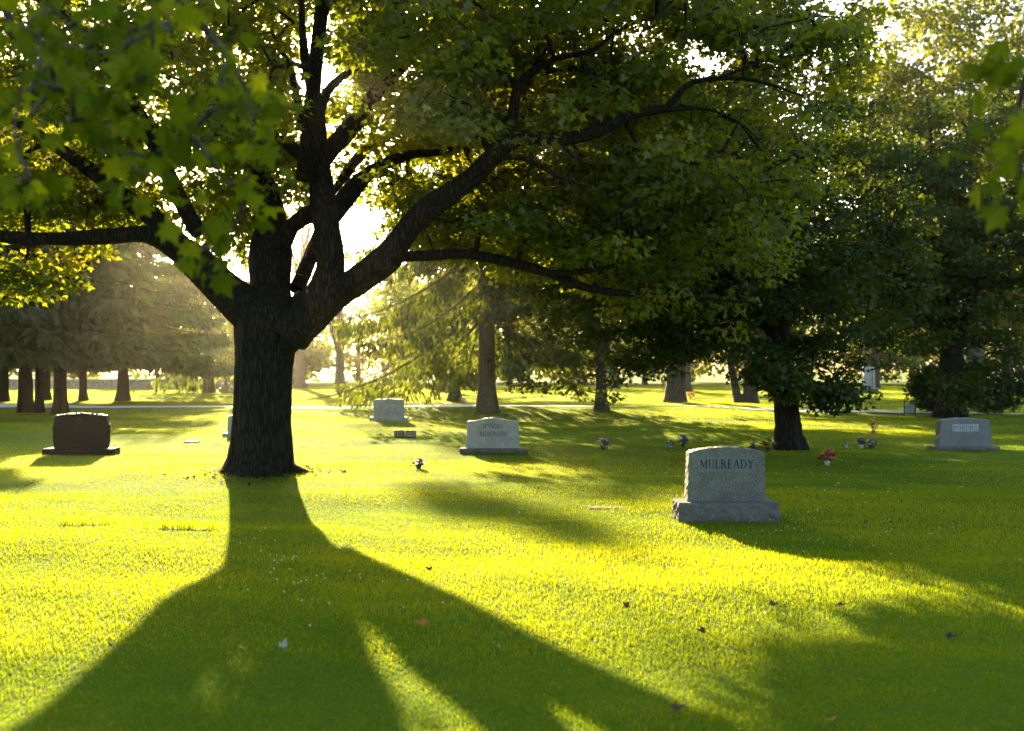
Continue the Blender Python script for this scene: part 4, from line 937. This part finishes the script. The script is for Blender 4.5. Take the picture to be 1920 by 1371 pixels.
o = mesh_obj('grass', blades(), [M_GRASS]); tag(o, 'short mown green lawn grass', 'grass', kind='stuff')
# clover heads
def clover():
    pts = []
    for (px, py, sx_, sy_, n_) in [(600, 1110, 90, 22, 60), (520, 1040, 60, 30, 30), (1130, 1090, 220, 40, 60), (1150, 880, 130, 18, 70), (1480, 1005, 120, 18, 60), (1700, 930, 140, 40, 160), (1000, 1150, 200, 60, 60), (1750, 1010, 120, 40, 60), (1300, 930, 300, 50, 60), (250, 1090, 200, 40, 50), (1600, 890, 180, 18, 70)]:
        for i in range(n_):
            q = G(px + rng.normal(0, sx_), max(830, py + rng.normal(0, sy_)))
            if rng.random() < .36: pts.append(q)
    X = np.array([q[0] for q in pts]); Y = np.array([q[1] for q in pts]); z = hgt(X, Y) + .042
    c = np.stack([X, Y, z], 1); per = 7; N = len(c) * per
    d = norm(rng.normal(size=(N, 3)) + np.array([0, 0, .5])); 
    lv, lf, rn = leaves(np.repeat(c, per, 0), d, rng.normal(size=(N, 3)), np.full(N, .0095), DIAM * np.array([1.3, 1]), DIAM_F)
    st = [tube([(a, b, e - .06), (a + .004, b, e)], [.0015, .0015], 3) for a, b, e in c[::1]]
    return [(lv, lf, 0, False, rn), (*merge(st), 1, True, None)]
o = mesh_obj('clover', clover(), [PETAL['white'], M_GRASS]); tag(o, 'tiny white clover heads dotted through the lawn', 'clover', kind='stuff')
# litter and roots round the maple foot
N = 260; an = rng.random(N) * 6.28; rr = .55 + np.abs(rng.normal(0, .35, N)); X = TO[0] + np.cos(an) * rr * 1.25; Y = TO[1] + np.sin(an) * rr; Z = hgt(X, Y) + rng.uniform(.005, .025, N)
lv, lf, rn = leaves(np.stack([X, Y, Z], 1), rng.normal(size=(N, 3)) * np.array([1, 1, .25]), np.array([0, 0, 1.]) + rng.normal(0, .4, (N, 3)), rng.uniform(.04, .075, N), MAPLE, MAPLE_F)
o = mesh_obj('leaf_litter', [(lv, lf, 0, False, rn)], [M_DRY['dark']]); tag(o, 'dark leaf litter round the foot of the huge maple', 'leaf litter', kind='stuff')
FL = [(1172, 1152, 'dark', 'dark curled fallen leaf in the half sunlit grass below the MULREADY headstone'), (797, 1185, 'orange', 'bright orange fallen leaf lying in a shadow band of the maple limbs'), (457, 1223, 'tan', 'pale brown fallen leaf in the maple trunk shadow next to the silvery one'),
 (530, 1222, 'grey', 'silvery upturned fallen leaf in the maple trunk shadow'), (1322, 1197, 'dark', 'blackish fallen leaf in shaded grass uphill of the tan leaf'), (1378, 1228, 'tan', 'broad tan fallen leaf on dark shaded grass'), (1262, 1338, 'brown', 'rusty fallen leaf near the edge of a shadow band at the bottom'),
 (1555, 1362, 'orange', 'orange tan fallen leaf at the bottom edge of the view'), (212, 1221, 'brown', 'brown fallen leaf on the edge between sunlit grass and trunk shadow'), (1620, 986, 'brown', 'brown fallen leaf, first of a pair beyond the MULREADY base'), (1670, 986, 'dark', 'dark fallen leaf, second of a pair beyond the MULREADY base'),
 (1630, 919, 'brown', 'reddish fallen leaf in shade between the red bouquet and the headstone pair'), (1452, 1149, 'brown', 'brown fallen leaf on the second sunlit streak below MULREADY'), (808, 1083, 'dark', 'small dark fallen leaf in the brightest patch of sunlit grass'), (1572, 1148, 'brown', 'upright brown fallen leaf on the lower sunlit streak'), (1775, 1212, 'dark', 'dark fallen leaf in deep shade at the side of the lawn')]
for (px, py, col_, lab) in FL:
    x, y = G(px, py); z = float(hgt(x, y)) + .045; g = np.random.default_rng(px)
    sh = np.array([(0, 0), (.34, -.03), (.52, .38), (.24, .42), (0, 1), (-.24, .42), (-.52, .38), (-.34, -.03)])
    lv, lf, rn = leaves(np.array([[x, y, z]]), np.array([[g.normal(), g.normal(), .1]]), np.array([[g.normal(0, .3), g.normal(0, .3) - .3, 1]]), np.array([g.uniform(.055, .08)]), sh, MAPLE_F, bend=-.5)
    o = mesh_obj('fallen_leaf', [(lv, lf, 0, True, rn), (*tube([(x, y, z), (x + .02, y - .02, z - .01), (x + .03, y - .045, z - .02)], [.002] * 3, 4), 0, True, None)], [M_DRY[col_]], None, (x, y, z)); tag(o, lab, 'fallen leaf', 'fallen leaves on the lawn')

# ------------------------------------------------------------------ the near tree whose boughs hang into view
TN = np.array([-3.4, -2.6, 0.0]); near = empty('sycamore_tree', TN, 'near tree hanging large soft focus lobed leaves into the upper corners', 'tree')
mesh_obj('trunk', [(*trunk_chunk(TN, TN + np.array([.2, .3, 4.2]), .30, .24, seed=5), 0, True, None)], [M_GBARK], near, TN)
top = TN + np.array([.2, .3, 4.0])
bough = [[top, (-2.7, .4, 4.5), (-1.9, 2.2, 4.2), (-1.1, 3.8, 3.7), (-.8, 4.4, 3.3)], [top, (-3.2, .8, 4.4), (-2.6, 2.6, 3.9), (-2.0, 3.9, 3.4)], [top, (-1.5, .0, 5.0), (.4, 1.6, 4.6), (1.9, 2.9, 3.5), (2.1, 3.3, 2.9)], [top, (-4.6, -2.5, 6), (-6, -3, 7.5)], [top, (-3, -4.4, 6.2), (-2.6, -6, 7.6)], [top, (-2.2, -2.6, 6.6), (-1.4, -2.8, 8.4)]]
nsp = []; nsr = []
for i, b_ in enumerate(bough):
    p_, r_ = smooth_path(b_, np.linspace(.11, .012, len(b_)), .2); mesh_obj('limb', [(*tube(p_, r_, 9, .04, i), 0, True, None)], [M_GBARK], near, TN); nsp.append(p_); nsr.append(r_)
NEARP = []
def near_strip(pts, n_, sp_, Y0, Y1):
    pts = np.array(pts, float); u = rng.random(n_) * (len(pts) - 1); i = np.minimum(u.astype(int), len(pts) - 2); f = (u - i)[:, None]
    q = pts[i] * (1 - f) + pts[i + 1] * f + rng.normal(0, sp_, (n_, 2)); return np.array([P(a, b, rng.uniform(Y0, Y1)) for a, b in q])
nc = np.vstack([near_strip([(-20, 60), (150, 60), (300, 40), (420, 30)], 26, 45, 3.0, 3.9), near_strip([(0, 180), (140, 200), (260, 170), (330, 230)], 26, 40, 3.0, 3.8), near_strip([(20, 300), (60, 330), (20, 380)], 8, 20, 3.0, 3.6),
    near_strip([(180, 280), (260, 300), (330, 330), (300, 380)], 13, 22, 3.1, 3.7), near_strip([(380, 190), (440, 190), (500, 240)], 12, 18, 3.2, 3.8), near_strip([(430, 290), (460, 340), (480, 380)], 6, 14, 3.3, 3.7), near_strip([(400, 430), (385, 470), (450, 470)], 6, 10, 3.3, 3.5), near_strip([(480, 60), (490, 30)], 4, 12, 3.3, 3.7),
    near_strip([(1830, 290), (1870, 300), (1915, 320)], 6, 10, 2.9, 3.2), near_strip([(1910, 120), (1935, 100)], 3, 8, 2.9, 3.2), near_strip([(1915, 350), (1945, 300)], 4, 10, 2.9, 3.2)])
nx_, ny_ = pix(nc); nc = nc[((nx_ - 461) ** 2 + (ny_ - 75) ** 2) > 85 ** 2]
up = ell_sample([(-3.4, -3.6, 7.2, 3.6, 3, 2.6)], 160)
LOBE = np.array([(0, 0), (.30, -.12), (.26, .08), (.58, .20), (.40, .34), (.52, .62), (.26, .56), (.16, .70), (0, 1.0), (-.16, .70), (-.26, .56), (-.52, .62), (-.40, .34), (-.58, .20), (-.26, .08), (-.30, -.12)])
LOBE_F = [np.array([(0, i, i + 1) for i in range(1, 15)])]
nsp = np.vstack(nsp); nsr = np.concatenate(nsr)
tw = grow(nsp, nsr, np.vstack([nc, up]), step=.15, r0=.0028, maxr=.03, rise=.15, jit=.06, nseg=5)
N = len(nc) * 3; c = np.repeat(nc, 3, 0) + rng.normal(0, .06, (N, 3)); c[:, 2] += .02
d = rng.normal(0, .8, (N, 3)); d[:, 2] -= .9; nr = rng.normal(0, .55, (N, 3)) + np.array([0, -.7, .5])
lv, lf, rn = leaves(c, d, nr, rng.uniform(.05, .105, N), LOBE, LOBE_F, bend=.55)
l2, f2, r2 = foliage(up, 26, .6, .35, .16, MAPLE, MAPLE_F)
mesh_obj('crown', [(lv, lf, 0, False, rn), (l2, f2, 0, False, r2), (*merge(tw), 1, True, None)], [M_NEAR, M_GBARK], near, TN)

# ------------------------------------------------------------------ evening haze
V, Q = block(640, 390, 28.0, -1.0)[0], block(640, 390, 28.0, -1.0)[1]; V[:, 1] += 135
m, n, l = new_mat('evening_haze'); pv = n.new('ShaderNodeVolumePrincipled')
pv.inputs['Color'].default_value = (1.0, .92, .74, 1); pv.inputs['Density'].default_value = .00021; pv.inputs['Anisotropy'].default_value = .86
o_ = n.new('ShaderNodeOutputMaterial'); l.new(pv.outputs[0], o_.inputs['Volume'])
hz = mesh_obj('haze', [(V, Q, 0, False, None)], [m]); tag(hz, 'thin warm evening haze over the whole cemetery', 'haze', kind='stuff')
